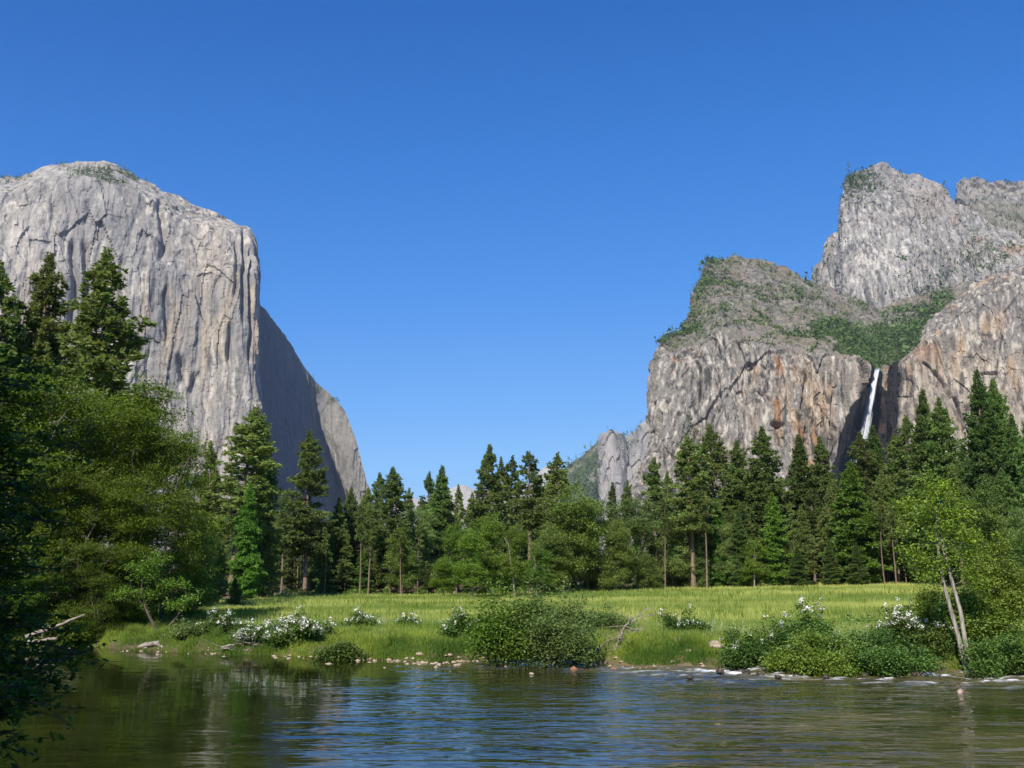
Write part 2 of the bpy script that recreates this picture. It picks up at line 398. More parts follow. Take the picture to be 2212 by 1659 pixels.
# ---------------------------------------------------------------- the river
def build_river():
    xs = np.unique(np.concatenate([np.linspace(-34, 34, 620), np.linspace(-260, 260, 120)]))
    ys = np.unique(np.concatenate([np.linspace(36, 68, 300), np.linspace(5, 36, 130), np.linspace(68, 78, 12)]))
    X, Y = np.meshgrid(xs, ys, indexing='ij'); x, y = X.ravel(), Y.ravel()
    s = bank_y(x) - y
    rapid = sstep(x, 2, 9) * sstep(s, -0.5, 0.8) * (1 - sstep(s, 4.0, 9.5))
    riffle = sstep(x, -9, -3) * (1 - sstep(s, 2.5, 7))
    q = np.stack([x * 0.5, y * 1.4, 0 * x], 1)
    a = fbm(q, 4, 21); b = fbm(q * 3.1, 3, 31)
    chop = sstep(x + 3 * noise(np.stack([x * 0.1, y * 0.1, 0 * x], 1), 2), -12, 4)
    Z = rapid * (0.15 * a + 0.08 * b + 0.05) + riffle * (0.03 * b) + 0.012 * b * chop
    r = 1 - np.abs(fbm(q * np.array([0.55, 1.5, 1]), 4, 41)) * 2.6
    foam = np.clip(sstep(r + 0.40 * b, 0.50, 0.95) * rapid ** 0.6 * 1.3 * (1 - 0.65 * sstep(s, 3.2, 7.5)) * (0.35 + 0.65 * sstep(x, 6, 11)), 0, 1)
    foam = np.maximum(foam, sstep(r, 0.9, 1.05) * riffle * 0.35 * (1 - sstep(s, 1, 3)))
    fz = noise(np.stack([x * 2.6, y * 5.0, 0 * x], 1), 43) * 0.6 + noise(np.stack([x * 6, y * 9.0, 0 * x], 1), 44) * 0.4
    foam = foam * (0.25 + 0.75 * sstep(fz, -0.25, 0.3))
    n, m = X.shape; k = np.arange(n * m).reshape(n, m)
    F = np.stack([k[:-1, :-1].ravel(), k[1:, :-1].ravel(), k[1:, 1:].ravel(), k[:-1, 1:].ravel()], 1)
    mt, nt, N, L = newmat('river_water')
    out = N('ShaderNodeOutputMaterial')
    pb = N('ShaderNodeBsdfPrincipled'); pb.inputs['Roughness'].default_value = 0.04; pb.inputs['IOR'].default_value = 1.333
    tc = N('ShaderNodeTexCoord')
    mp = N('ShaderNodeMapping'); mp.inputs['Scale'].default_value = (0.10, 0.26, 1)
    n0 = N('ShaderNodeTexNoise'); n0.inputs['Scale'].default_value = 1.0; n0.inputs['Detail'].default_value = 5; n0.inputs['Roughness'].default_value = 0.6
    L(tc.outputs['Object'], mp.inputs[0]); L(mp.outputs[0], n0.inputs['Vector'])
    cr = N('ShaderNodeValToRGB'); e = cr.color_ramp.elements
    e[0].position = 0.3; e[0].color = (0.003, 0.006, 0.002, 1); e[1].position = 0.72; e[1].color = (0.022, 0.026, 0.006, 1)
    L(n0.outputs['Fac'], cr.inputs[0])
    fa = N('ShaderNodeAttribute'); fa.attribute_name = 'foam'
    sh = N('ShaderNodeAttribute'); sh.attribute_name = 'shoal'
    ms = N('ShaderNodeMix'); ms.data_type = 'RGBA'; ms.inputs['B'].default_value = (0.085, 0.074, 0.034, 1)
    L(sh.outputs['Fac'], ms.inputs['Factor']); L(cr.outputs[0], ms.inputs['A'])
    mx = N('ShaderNodeMix'); mx.data_type = 'RGBA'; mx.inputs['B'].default_value = (0.60, 0.62, 0.64, 1)
    L(fa.outputs['Fac'], mx.inputs['Factor']); L(ms.outputs['Result'], mx.inputs['A']); L(mx.outputs['Result'], pb.inputs['Base Color'])
    rr = N('ShaderNodeMapRange'); rr.inputs['To Min'].default_value = 0.04; rr.inputs['To Max'].default_value = 0.6
    L(fa.outputs['Fac'], rr.inputs['Value']); L(rr.outputs[0], pb.inputs['Roughness'])
    ca = N('ShaderNodeAttribute'); ca.attribute_name = 'chop'
    # small ripples, longer across the view than along it
    def rip(sx, sy, det):
        p = N('ShaderNodeMapping'); p.inputs['Scale'].default_value = (sx, sy, 1)
        z = N('ShaderNodeTexNoise'); z.inputs['Scale'].default_value = 1; z.inputs['Detail'].default_value = det; z.inputs['Roughness'].default_value = 0.6
        L(tc.outputs['Object'], p.inputs[0]); L(p.outputs[0], z.inputs['Vector']); return z
    r1 = rip(0.42, 0.95, 2.6); r2 = rip(0.07, 0.22, 4)
    pat = N('ShaderNodeMapRange'); pat.inputs['From Min'].default_value = 0.42; pat.inputs['From Max'].default_value = 0.62
    pat.inputs['To Min'].default_value = 0.35; pat.inputs['To Max'].default_value = 1.0
    L(r2.outputs['Fac'], pat.inputs['Value'])
    st = N('ShaderNodeMath'); st.operation = 'MULTIPLY'; L(pat.outputs[0], st.inputs[0]); L(ca.outputs['Fac'], st.inputs[1])
    bp = N('ShaderNodeBump'); bp.inputs['Distance'].default_value = 0.30
    L(st.outputs[0], bp.inputs['Strength']); L(r1.outputs['Fac'], bp.inputs['Height']); L(bp.outputs[0], pb.inputs['Normal'])
    L(pb.outputs[0], out.inputs[0])
    me = mesh('river', np.stack([x, y, Z], 1), [F], [mt], True, vcol={'foam': foam, 'chop': 0.10 + 0.75 * chop, 'shoal': np.clip(sstep(x, -8, 14) * (0.5 + 0.75 * fbm(np.stack([x * 0.25, y * 0.5, 0 * x], 1), 4, 55)) + 0.6 * riffle, 0, 1)})
    tag(link('river', me), 'dark river with ripples and white rapids below the right bank', 'river', kind='structure')
build_river()

# ---------------------------------------------------------------- mountains
def relief(rows, nu, nv, blur=2, wd=1.0):
    R = np.array(rows, float)                        # rows x cols x (u, v, D)
    p3 = P(R[..., 0], R[..., 1], R[..., 2])
    cw = np.linalg.norm(np.diff(p3, axis=1), axis=2).mean(0) ** wd; rw = np.linalg.norm(np.diff(p3, axis=0), axis=2).mean(1)
    ct = np.concatenate([[0], np.cumsum(cw)]); ct /= ct[-1]
    rt = np.concatenate([[0], np.cumsum(rw)]); rt /= rt[-1]
    tu = np.linspace(0, 1, nu); tv = np.linspace(0, 1, nv)
    A = np.stack([[np.interp(tu, ct, R[r, :, c]) for c in range(3)] for r in range(R.shape[0])])   # rows, 3, nu
    G = np.stack([[np.interp(tv, rt, A[:, c, k]) for k in range(nu)] for c in range(3)], -1)       # nu, nv, 3
    for _ in range(2):
        for ax in (0, 1):
            w = blur
            if w < 1: continue
            pad = [(0, 0)] * 3; pad[ax] = (w, w)
            Q = np.pad(G, pad, mode='reflect', reflect_type='odd')
            G = sum(np.take(Q, range(i, i + G.shape[ax]), axis=ax) for i in range(2 * w + 1)) / (2 * w + 1)
    pos = P(G[..., 0], G[..., 1], G[..., 2])
    du = np.gradient(pos, axis=0); dv = np.gradient(pos, axis=1)
    nrm = np.cross(dv, du); nrm /= np.linalg.norm(nrm, axis=2, keepdims=True) + 1e-9
    flip = np.sum(nrm * (pos - np.array([0, 0, CAMZ])), 2) > 0
    nrm[flip] *= -1
    return G, pos, nrm
def smooth_n(nrm, w):
    N = nrm.copy()
    for ax in (0, 1):
        pad = [(0, 0)] * 3; pad[ax] = (w, w)
        Q = np.pad(N, pad, mode='edge'); c = np.cumsum(Q, axis=ax)
        hi = np.take(c, range(2 * w, 2 * w + N.shape[ax]), axis=ax)
        lo = np.concatenate([np.zeros_like(np.take(c, [0], axis=ax)), np.take(c, range(0, N.shape[ax] - 1), axis=ax)], axis=ax)
        N = (hi - lo)
    return N / (np.linalg.norm(N, axis=2, keepdims=True) + 1e-9)
def solid(name, pos, colr, mat, label, cat='cliff', back=(0.0, 500.0), inward=150.0):
    """close the displaced face with a top, two flanks and a back so the mountain has thickness"""
    nu, nv, _ = pos.shape
    V = [pos.reshape(-1, 3)]; C = [colr.reshape(-1, 3)]
    k = np.arange(nu * nv).reshape(nu, nv)
    F = [np.stack([k[:-1, :-1].ravel(), k[:-1, 1:].ravel(), k[1:, 1:].ravel(), k[1:, :-1].ravel()], 1)]
    rim = np.concatenate([k[0, ::-1], k[1:, 0], k[-1, 1:]])        # up the left flank, along the top, down the right flank
    rp = pos.reshape(-1, 3)[rim]; rc = colr.reshape(-1, 3)[rim]
    mid = pos[:, :, 0].mean()
    half = (pos[:, :, 0].max() - pos[:, :, 0].min()) / 2
    prev = rim; off = nu * nv
    for t, dz in ((0.25, 0.97), (0.6, 0.85), (1.0, 0.6)):
        q = rp.copy()
        away = q[:, :2] / np.linalg.norm(q[:, :2], axis=1, keepdims=True)
        q[:, :2] += away * back[1] * t
        q[:, 0] -= (q[:, 0] - mid) / half * inward * t
        q[:, 2] = np.where(q[:, 2] > 60, q[:, 2] * dz - 4, q[:, 2])
        V.append(q); C.append(rc)
        cur = np.arange(len(rim)) + off; off += len(rim)
        F.append(np.stack([prev[:-1], prev[1:], cur[1:], cur[:-1]], 1)); prev = cur
    q = V[-1].copy(); q[:, 2] = -5; q[:, 1] += back[1] * 0.6; V.append(q); C.append(rc)
    cur = np.arange(len(rim)) + off
    F.append(np.stack([prev[:-1], prev[1:], cur[1:], cur[:-1]], 1))
    V = np.concatenate(V); C = np.concatenate(C)
    me = mesh(name, V, F, [mat], False, vcol={'Col': C})
    me.polygons.foreach_set('use_smooth', np.full(len(me.polygons), False))
    return tag(link(name, me), label, cat, kind='structure')
def mixc(c, col, w):
    return c * (1 - w[..., None]) + np.asarray(col) * w[..., None]
def veg_clumps(name, pos, nrm, n, size, rng, label, spire=0.0, k=16, mat='cliffveg'):
    """shrubs and small trees as one mass of leaf-sized faces"""
    N = len(pos)
    sz = size * rng.lognormal(-0.05, 0.5, N)
    tall = (rng.random(N) < spire)
    loc = rng.standard_normal((N, k, 3)); loc /= np.linalg.norm(loc, axis=2, keepdims=True)
    loc *= rng.random((N, k, 1)) ** 0.33
    t = rng.random((N, k))
    cone = np.stack([loc[..., 0] * 0.5 * (1 - t), loc[..., 1] * 0.5 * (1 - t), t * 2.4], 2)
    loc = np.where(tall[:, None, None], cone, loc * np.array([1.15, 1.15, 0.75]) + np.array([0, 0, 0.35]))
    cen = pos[:, None] + loc * sz[:, None, None]
    cen = cen.reshape(-1, 3); s = np.repeat(sz, k) * (0.28 + 0.25 * rng.random(N * k))
    s = np.where(np.repeat(tall, k), s * 0.75, s)
    V = np.stack([cen + unit(N * k, rng) * s[:, None] for _ in range(3)], 1).reshape(-1, 3)
    F = np.arange(N * k * 3).reshape(-1, 3)
    tint = np.clip(np.repeat(rng.random(N), k) * 0.7 + 0.3 * rng.random(N * k), 0, 1)
    me = mesh(name, V, [F], [M[mat]], False, None, {'tint': tint})
    return tag(link(name, me), label, 'shrubs', kind='stuff')
def pick(prob, n, rng):
    p = prob.ravel() / prob.sum()
    return rng.choice(len(p), n, p=p)

def build_monolith():
    S = [(-300, 440), (-60, 386), (40, 377), (95, 353), (160, 346), (235, 353), (300, 384), (400, 438), (500, 477), (541, 492), (555, 520)]
    Dm = [2140, 2230, 2270, 2295, 2325, 2355, 2385, 2425, 2465, 2480, 2490]
    n = len(S)
    bx = [-300, -60, 45, 105, 175, 255, 330, 420, 515, 570, 590]
    mx = [-300, -60, 40, 98, 165, 240, 308, 402, 500, 540, 553]
    r0 = [(u, v, d + 230) for (u, v), d in zip(S, Dm)]
    r1 = [(u, v + (28 if k < 8 else 16), d + 70) for k, ((u, v), d) in enumerate(zip(S, Dm))]
    r2 = [(u, max(v + 110, 590) if k < 9 else max(v + 60, 590), d + 10) for k, ((u, v), d) in enumerate(zip(S, Dm))]
    r2 = [(mx[k], r2[k][1], r2[k][2]) for k in range(n)]
    r3 = [(mx[k], 800, Dm[k]) for k in range(n)]
    r4 = [(mx[k] + (bx[k] - mx[k]) * 0.35, 960, Dm[k] - 15) for k in range(n)]
    r5 = [(bx[k], 1300, Dm[k] - 60) for k in range(n)]
    # the shaded wall right of the prow, then the buttress that turns back into the sun
    Wt = [(557, 655, 3150), (600, 705, 3500), (640, 765, 3700), (682, 826, 3820), (712, 850, 3800), (742, 884, 3760), (768, 945, 3720), (782, 1000, 3700), (803, 1065, 3700), (830, 1160, 3750)]
    Wb1 = [(556, 700, 3050), (602, 745, 3450), (642, 800, 3680), (684, 860, 3830), (713, 885, 3790), (742, 925, 3740), (766, 985, 3700), (781, 1030, 3690), (802, 1085, 3690), (828, 1170, 3740)]
    Wb = [(557, 800, 2980), (604, 830, 3400), (645, 870, 3640), (686, 910, 3820), (712, 935, 3770), (738, 975, 3720), (762, 1030, 3690), (779, 1065, 3680), (800, 1110, 3690), (826, 1190, 3740)]
    Wc = [(560, 880, 2940), (608, 900, 3340), (650, 930, 3590), (690, 965, 3790), (716, 1000, 3800), (736, 1030, 3740), (758, 1070, 3700), (777, 1100, 3690), (798, 1140, 3690), (824, 1210, 3740)]
    Wd = [(570, 990, 2920), (615, 1005, 3270), (660, 1020, 3540), (700, 1040, 3740), (730, 1060, 3790), (752, 1085, 3780), (772, 1110, 3740), (788, 1130, 3700), (806, 1170, 3690), (826, 1230, 3740)]
    We = [(592, 1300, 2850), (640, 1300, 3180), (690, 1300, 3420), (730, 1300, 3560), (760, 1300, 3660), (785, 1300, 3740), (800, 1300, 3750), (810, 1300, 3740), (820, 1300, 3740), (840, 1300, 3760)]
    rows = [r0 + Wt, r1 + Wb1, r2 + Wb, r3 + Wc, r4 + Wd, r5 + We]
    G, pos, nrm = relief(rows, 760, 620, 4, 0.8)
    sn = smooth_n(nrm, 14)
    nu, nv = pos.shape[:2]
    p = pos.reshape(-1, 3); u = G[..., 0].ravel(); v = G[..., 1].ravel()
    warp = np.stack([fbm(p / 120, 3, 1), fbm(p / 120, 3, 2), fbm(p / 160, 3, 3)], 1)
    q = p + warp * np.array([7, 7, 60])
    qa = q * np.array([1 / 80, 1 / 80, 1 / 420]); c1, e1 = cells(qa, 11, 0.9)
    qb = q * np.array([1 / 34, 1 / 34, 1 / 210]); c2, e2 = cells(qb, 23, 1.0)
    qc = q * np.array([1 / 13, 1 / 13, 1 / 75]); c3, e3 = cells(qc, 37, 1.0)
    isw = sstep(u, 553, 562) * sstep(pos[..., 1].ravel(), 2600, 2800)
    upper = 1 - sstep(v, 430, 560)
    d = 7 * (c1 - 0.5) + 3.8 * (c2 - 0.5) + 2.2 * (c3 - 0.5) + joints(q, ((75, 520, 8), (34, 300, 7), (15, 120, 4), (7, 45, 2.0)), 301) + 20 * fbm(p * np.array([1 / 300, 1 / 300, 1 / 600]), 2, 5) + 2.2 * fbm(p / 14, 3, 7)
    d = d * (1 - 0.55 * isw * (1 - sstep(u, 690, 715))) * (0.6 + 0.4 * sstep(v, 360, 470))
    # three deep flutes just left of the prow, the big flakes lower down
    fl = np.zeros_like(u)
    for cu, w, v0, v1, a in ((528, 5, 500, 700, 30), (512, 4, 520, 650, 22), (541, 4, 540, 780, 26), (352, 7, 430, 560, 26), (190, 7, 520, 760, 26), (158, 6, 520, 720, 26), (392, 9, 770, 830, 30), (420, 6, 810, 850, 26), (495, 5, 700, 790, 20), (360, 4, 620, 740, 24), (265, 6, 560, 720, 16)):
        cw = cu + 5 * noise(np.stack([v / 40, 0 * v, 0 * v + cu], 1), 9)
        fl += a * np.exp(-((u - cw) / w) ** 2) * sstep(v, v0 - 12, v0 + 12) * (1 - sstep(v, v1 - 25, v1 + 15))
    d = d * (1 - 0.7 * blob(u, v, 545, 500, 45, 45)) - 0.8 * fl * (1 - isw)
    pos = pos + sn * d.reshape(nu, nv)[..., None]
    # colour: grey granite with pale, tan and dark drip patches
    P2 = p + warp * 60
    st = fbm((p + warp * 25) * np.array([1 / 32, 1 / 32, 1 / 700]), 4, 51)
    st2 = fbm((p + warp * 18) * np.array([1 / 9, 1 / 9, 1 / 240]), 4, 61, 0.6)
    big = fbm(p / np.array([260, 260, 330]), 3, 71)
    c = np.zeros((nu * nv, 3)) + np.array([0.36, 0.345, 0.33])
    c = mixc(c, (0.30, 0.30, 0.305), sstep(big + 0.5 * st, 0.0, 0.45))
    c = mixc(c, (0.54, 0.455, 0.35), 0.8 * sstep(st + 0.5 * big, 0.12, 0.5) * sstep(v, 480, 600))
    c = mixc(c, (0.62, 0.58, 0.52), 0.9 * sstep(st2 - 0.3 * big, 0.14, 0.42))
    c = mixc(c, (0.15, 0.15, 0.16), 0.75 * sstep(-st2 + 0.3 * st, 0.14, 0.5))
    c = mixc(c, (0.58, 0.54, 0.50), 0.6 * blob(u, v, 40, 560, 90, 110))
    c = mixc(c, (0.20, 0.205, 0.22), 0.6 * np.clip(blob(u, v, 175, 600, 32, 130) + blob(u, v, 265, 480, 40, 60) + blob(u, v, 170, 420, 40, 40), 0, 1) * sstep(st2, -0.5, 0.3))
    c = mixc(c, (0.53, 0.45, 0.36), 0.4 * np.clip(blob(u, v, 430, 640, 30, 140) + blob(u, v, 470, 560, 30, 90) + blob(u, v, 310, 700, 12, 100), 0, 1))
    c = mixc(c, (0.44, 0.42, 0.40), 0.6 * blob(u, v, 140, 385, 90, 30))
    c = mixc(c, (0.15, 0.168, 0.20), 0.80 * isw * (1 - sstep(u, 690, 712)))  # dark diorite wall; its shade and sky-haze blue are put into the colour
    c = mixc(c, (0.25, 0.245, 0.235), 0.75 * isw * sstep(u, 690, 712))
    c = c * np.array([0.71, 0.69, 0.655])
    c *= (1 - 0.35 * (1 - sstep(e2, 0.0, 0.10)) * 0.7)[:, None]
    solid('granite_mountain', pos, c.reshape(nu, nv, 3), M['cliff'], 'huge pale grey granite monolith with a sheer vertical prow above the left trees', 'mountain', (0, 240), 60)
    rng = np.random.default_rng(5)
    pr = (blob(u, v, 215, 360, 60, 14) + blob(u, v, 270, 380, 50, 14) + 0.3 * blob(u, v, 400, 445, 90, 12) + 0.5 * blob(u, v, 30, 382, 30, 8) + 0.25 * blob(u, v, 700, 850, 40, 30)) * (noise(p / 60, 4) > -0.1)
    ix = pick(pr + 1e-9, 900, rng)
    pp = pos.reshape(-1, 3)[ix]
    veg_clumps('summit_shrubs', pp, None, 0, 3.6, rng, 'dark scrub and small pines dotted over the rounded summit of the monolith', 0.35, 14)
build_monolith()

def build_right_mountains():
    rng = np.random.default_rng(17)
    # ---- lower buttress with the wall left of the waterfall
    A = [
     [(1424, 733, 1640), (1463, 714, 1680), (1482, 685, 1720), (1500, 620, 1780), (1528, 562, 1850), (1580, 560, 1900), (1690, 575, 1950), (1760, 605, 2000), (1840, 640, 2050), (1900, 660, 2060), (1960, 645, 2080), (2030, 630, 2080), (2110, 610, 2100)],
     [(1424, 760, 1610), (1458, 742, 1620), (1490, 712, 1650), (1524, 660, 1690), (1562, 625, 1760), (1640, 645, 1780), (1730, 660, 1810), (1800, 690, 1820), (1850, 715, 1840), (1895, 728, 1850), (1945, 715, 1860), (2000, 690, 1860), (2090, 660, 1900)],
     [(1423, 795, 1570), (1450, 790, 1530), (1500, 780, 1500), (1552, 722, 1510), (1610, 742, 1490), (1690, 764, 1475), (1770, 774, 1475), (1850, 793, 1480), (1872, 797, 1520), (1892, 797, 1555), (1920, 795, 1580), (1955, 790, 1640), (2040, 790, 1680)],
     [(1407, 895, 1540), (1440, 900, 1500), (1498, 900, 1465), (1555, 885, 1455), (1610, 880, 1445), (1690, 880, 1445), (1770, 880, 1455), (1840, 880, 1470), (1858, 900, 1530), (1890, 900, 1575), (1920, 900, 1590), (1955, 900, 1640), (2040, 900, 1680)],
     [(1380, 1025, 1500), (1425, 1030, 1460), (1490, 1030, 1435), (1552, 1030, 1425), (1610, 1030, 1420), (1690, 1030, 1420), (1765, 1030, 1430), (1810, 1030, 1440), (1835, 1030, 1500), (1875, 1030, 1560), (1915, 1030, 1580), (1950, 1030, 1630), (2040, 1030, 1670)],
     [(1308, 1300, 1400), (1395, 1300, 1360), (1470, 1300, 1330), (1540, 1300, 1320), (1600, 1300, 1320), (1690, 1300, 1330), (1760, 1300, 1340), (1800, 1300, 1350), (1825, 1300, 1430), (1865, 1300, 1480), (1905, 1300, 1500), (1945, 1300, 1560), (2040, 1300, 1600)]]
    G, pos, nrm = relief(A, 640, 600, 3)
    sn = smooth_n(nrm, 8)
    nu, nv = pos.shape[:2]; p = pos.reshape(-1, 3); u = G[..., 0].ravel(); v = G[..., 1].ravel()
    lipv = np.interp(u, [1400, 1450, 1500, 1552, 1610, 1690, 1770, 1850, 1892, 1940], [735, 770, 765, 722, 742, 764, 774, 793, 797, 780])
    slope = 1 - sstep(v, lipv - 22, lipv + 4)
    warp = np.stack([fbm(p / 60, 3, 1), fbm(p / 60, 3, 2), fbm(p / 80, 3, 3)], 1)
    q = p + warp * np.array([4, 4, 20])
    c1, e1 = cells(q * np.array([1 / 46, 1 / 46, 1 / 260]), 111, 0.8)
    c2, e2 = cells(q * np.array([1 / 15, 1 / 15, 1 / 120]), 123, 0.9)
    c3, e3 = cells(q * np.array([1 / 5.5, 1 / 5.5, 1 / 38]), 137, 0.9)
    c4, e4 = cells(q / 11, 147)
    wallD = 9 * (c1 - .5) + 3.5 * (c2 - .5) + 1.6 * (c3 - .5) + joints(q, ((60, 300, 16), (20, 140, 7), (9, 90, 3), (4, 40, 1.2)), 311)
    slopeD = 3.0 * (c4 - .5) + 15 * fbm(p / 60, 5, 8, 0.55) + 1.5 * (c3 - .5)
    d = wallD * (1 - slope) + slopeD * slope + 14 * fbm(p / 160, 3, 5) + 1.5 * fbm(p / 8, 3, 7)
    # the cave under its roof, and cracks beside the fall
    d -= 22 * np.exp(-(((u - 1680) / 13) ** 2 + ((v - 917) / 5) ** 2))
    for cu, v0, v1 in ((1740, 800, 1000), (1802, 850, 990), (1735, 900, 1010), (1512, 770, 880)):
        cw = cu + 6 * noise(np.stack([v / 30, 0 * v, 0 * v + cu], 1), 9)
        d -= 12 * np.exp(-((u - cw) / 2.5) ** 2) * sstep(v, v0 - 10, v0 + 10) * (1 - sstep(v, v1 - 20, v1 + 10))
    pos = pos + sn * d.reshape(nu, nv)[..., None]
    P2 = p + warp * 7
    st = fbm(P2 * np.array([1 / 14, 1 / 14, 1 / 170]), 4, 51); st2 = fbm(P2 * np.array([1 / 4.5, 1 / 4.5, 1 / 60]), 4, 61, 0.7)
    big = fbm(p / 110, 3, 71); sm = fbm(p / 16, 3, 72)
    c = np.zeros((nu * nv, 3)) + np.array([0.265, 0.235, 0.205])
    c = mixc(c, (0.18, 0.165, 0.155), sstep(big + 0.6 * st, 0.0, 0.5))
    tanw = np.clip(blob(u, v, 1770, 850, 90, 90) + 0.8 * blob(u, v, 1680, 940, 80, 70) + 0.6 * blob(u, v, 1610, 1000, 60, 40), 0, 1)
    c = mixc(c, (0.43, 0.305, 0.20), 0.95 * tanw * sstep(st + 0.2 * big, -0.35, 0.2))
    c = mixc(c, (0.55, 0.48, 0.40), 0.9 * sstep(st2, 0.10, 0.34) * (1 - slope))
    c = mixc(c, (0.06, 0.057, 0.055), 0.85 * sstep(-st2 + 0.4 * st, 0.12, 0.36) * (1 - slope))
    c = mixc(c, (0.40, 0.20, 0.09), 0.75 * sstep(st + 0.2 * sm, 0.35, 0.6) * (1 - slope))
    c = mixc(c, (0.205, 0.185, 0.16), 0.8 * slope)
    c = mixc(c, (0.085, 0.08, 0.07), 0.8 * slope * sstep(fbm(p / 9, 3, 93), 0.02, 0.3))
    c = mixc(c, (0.34, 0.29, 0.23), 0.7 * slope * sstep(fbm(p / 7, 3, 95), 0.12, 0.35))
    c = mixc(c, (0.27, 0.19, 0.145), 0.45 * slope * sstep(sm + big, 0.1, 0.5))
    c = mixc(c, (0.17, 0.165, 0.10), 0.4 * slope * sstep(fbm(p / 30, 3, 91) + 0.3 * blob(u, v, 1850, 710, 100, 50), 0.0, 0.3))
    # wet black stain round the fall
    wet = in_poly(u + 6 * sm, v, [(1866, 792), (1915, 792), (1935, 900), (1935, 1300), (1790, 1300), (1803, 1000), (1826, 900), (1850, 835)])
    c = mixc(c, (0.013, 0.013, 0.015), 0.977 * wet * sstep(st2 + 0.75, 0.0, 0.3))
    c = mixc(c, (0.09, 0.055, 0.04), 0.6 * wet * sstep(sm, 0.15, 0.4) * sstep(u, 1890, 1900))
    c = c * np.array([0.71, 0.735, 0.74])
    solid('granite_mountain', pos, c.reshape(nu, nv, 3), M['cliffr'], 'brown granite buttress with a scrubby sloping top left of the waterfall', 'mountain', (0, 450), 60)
    # scrub: dense tongue in the hanging gully, loose clumps on the slope
    gully = [(1742, 700), (1790, 690), (1850, 722), (1905, 700), (1950, 672), (2060, 632), (2010, 690), (1985, 735), (1945, 768), (1895, 797), (1850, 787), (1800, 765), (1770, 745)]
    gm = in_poly(u + 8 * sm, v + 8 * fbm(p / 25, 2, 77), gully)
    pr = gm * 9.0 * (noise(p / 30, 78) > -0.55) + slope * (0.5 + 5.0 * sstep(fbm(p / 35, 3, 79), 0.12, 0.4)) + 0.16 * (1 - slope) * (noise(p / 20, 80) > 0.3)
    pr += 2.0 * blob(u, v, 1530, 600, 40, 45) + 1.0 * blob(u, v, 1505, 690, 20, 35) + 0.4 * blob(u, v, 1455, 745, 25, 16) + 2.5 * blob(u, v, 1520, 960, 60, 40) * (noise(p / 22, 81) > 0) + 1.2 * blob(u, v, 1620, 565, 80, 8)
    pr = pr * (1 - 0.8 * blob(u, v, 1435, 745, 45, 32))
    ix = pick(pr * (v < 1120) * (u < 2060), 7600, rng)
    veg_clumps('cliff_shrubs', pos.reshape(-1, 3)[ix], None, 0, 3.9, rng, 'green scrub filling the hanging gully above the waterfall and dotting the buttress', 0.12, 16)
    # ---- wall right of the waterfall
    T = [(1914, 797, 1575), (1940, 775, 1500), (1960, 757, 1480), (1986, 737, 1470), (2002, 690, 1490), (2060, 648, 1510), (2100, 613, 1510), (2150, 589, 1490), (2212, 577, 1460), (2330, 560, 1420)]
    L_ = [(1914, 830, 1570), (1940, 805, 1485), (1962, 790, 1455), (1990, 775, 1440), (2012, 735, 1445), (2066, 695, 1460), (2104, 655, 1460), (2152, 632, 1440), (2214, 620, 1410), (2330, 600, 1370)]
    M_ = [(1918, 930, 1570), (1938, 930, 1480), (1964, 930, 1440), (1992, 930, 1420), (2020, 930, 1415), (2070, 930, 1415), (2108, 930, 1405), (2156, 930, 1390), (2216, 930, 1360), (2330, 930, 1320)]
    B_ = [(1912, 1300, 1500), (1932, 1300, 1400), (1960, 1300, 1360), (1992, 1300, 1340), (2020, 1300, 1330), (2070, 1300, 1330), (2108, 1300, 1320), (2156, 1300, 1300), (2216, 1300, 1280), (2330, 1300, 1240)]
    G, pos, nrm = relief([T, L_, M_, B_], 400, 520, 2)
    sn = smooth_n(nrm, 8); nu, nv = pos.shape[:2]; p = pos.reshape(-1, 3); u = G[..., 0].ravel(); v = G[..., 1].ravel()
    warp = np.stack([fbm(p / 60, 3, 4), fbm(p / 60, 3, 5), fbm(p / 80, 3, 6)], 1)
    q = p + warp * np.array([3, 3, 20])
    c1, e1 = cells(q * np.array([1 / 50, 1 / 50, 1 / 120]), 211, .7); c2, e2 = cells(q * np.array([1 / 16, 1 / 16, 1 / 75]), 223, .8); c3, e3 = cells(q * np.array([1 / 6, 1 / 6, 1 / 40]), 237, .8)
    d = 4 * (c1 - .5) + 2.5 * (c2 - .5) + 1.6 * (c3 - .5) + joints(q, ((50, 260, 11), (18, 140, 5), (7, 80, 2)), 321) + 10 * fbm(p / 150, 2, 5) + 2 * fbm(p / 8, 3, 7)
    # the dark diagonal crack
    cu = np.interp(v, [740, 780, 800, 830, 880, 920], [1998, 1990, 2020, 2045, 2072, 2078])
    d -= 16 * np.exp(-((u - cu - 2 * noise(np.stack([v / 10, 0 * v, 0 * v], 1), 3)) / 3.5) ** 2) * sstep(v, 735, 750) * (1 - sstep(v, 880, 905))
    d -= 14 * np.exp(-((u - 2085) / 9) ** 2 - ((v - 880) / 9) ** 2)
    d -= 9 * np.exp(-((v - 808 - (u - 2140) * 0.12) / 3.0) ** 2) * sstep(u, 2105, 2115) * (1 - sstep(u, 2150, 2160))
    pos = pos + sn * d.reshape(nu, nv)[..., None]
    P2 = p + warp * 6
    st = fbm(P2 * np.array([1 / 12, 1 / 12, 1 / 160]), 4, 251); st2 = fbm(P2 * np.array([1 / 5, 1 / 5, 1 / 70]), 3, 261); big = fbm(p / 120, 3, 271); sm = fbm(p / 16, 3, 272)
    c = np.zeros((nu * nv, 3)) + np.array([0.35, 0.29, 0.235])
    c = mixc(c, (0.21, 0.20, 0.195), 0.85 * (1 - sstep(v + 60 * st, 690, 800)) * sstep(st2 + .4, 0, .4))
    c = mixc(c, (0.54, 0.47, 0.38), 0.9 * sstep(st2, 0.10, 0.36))
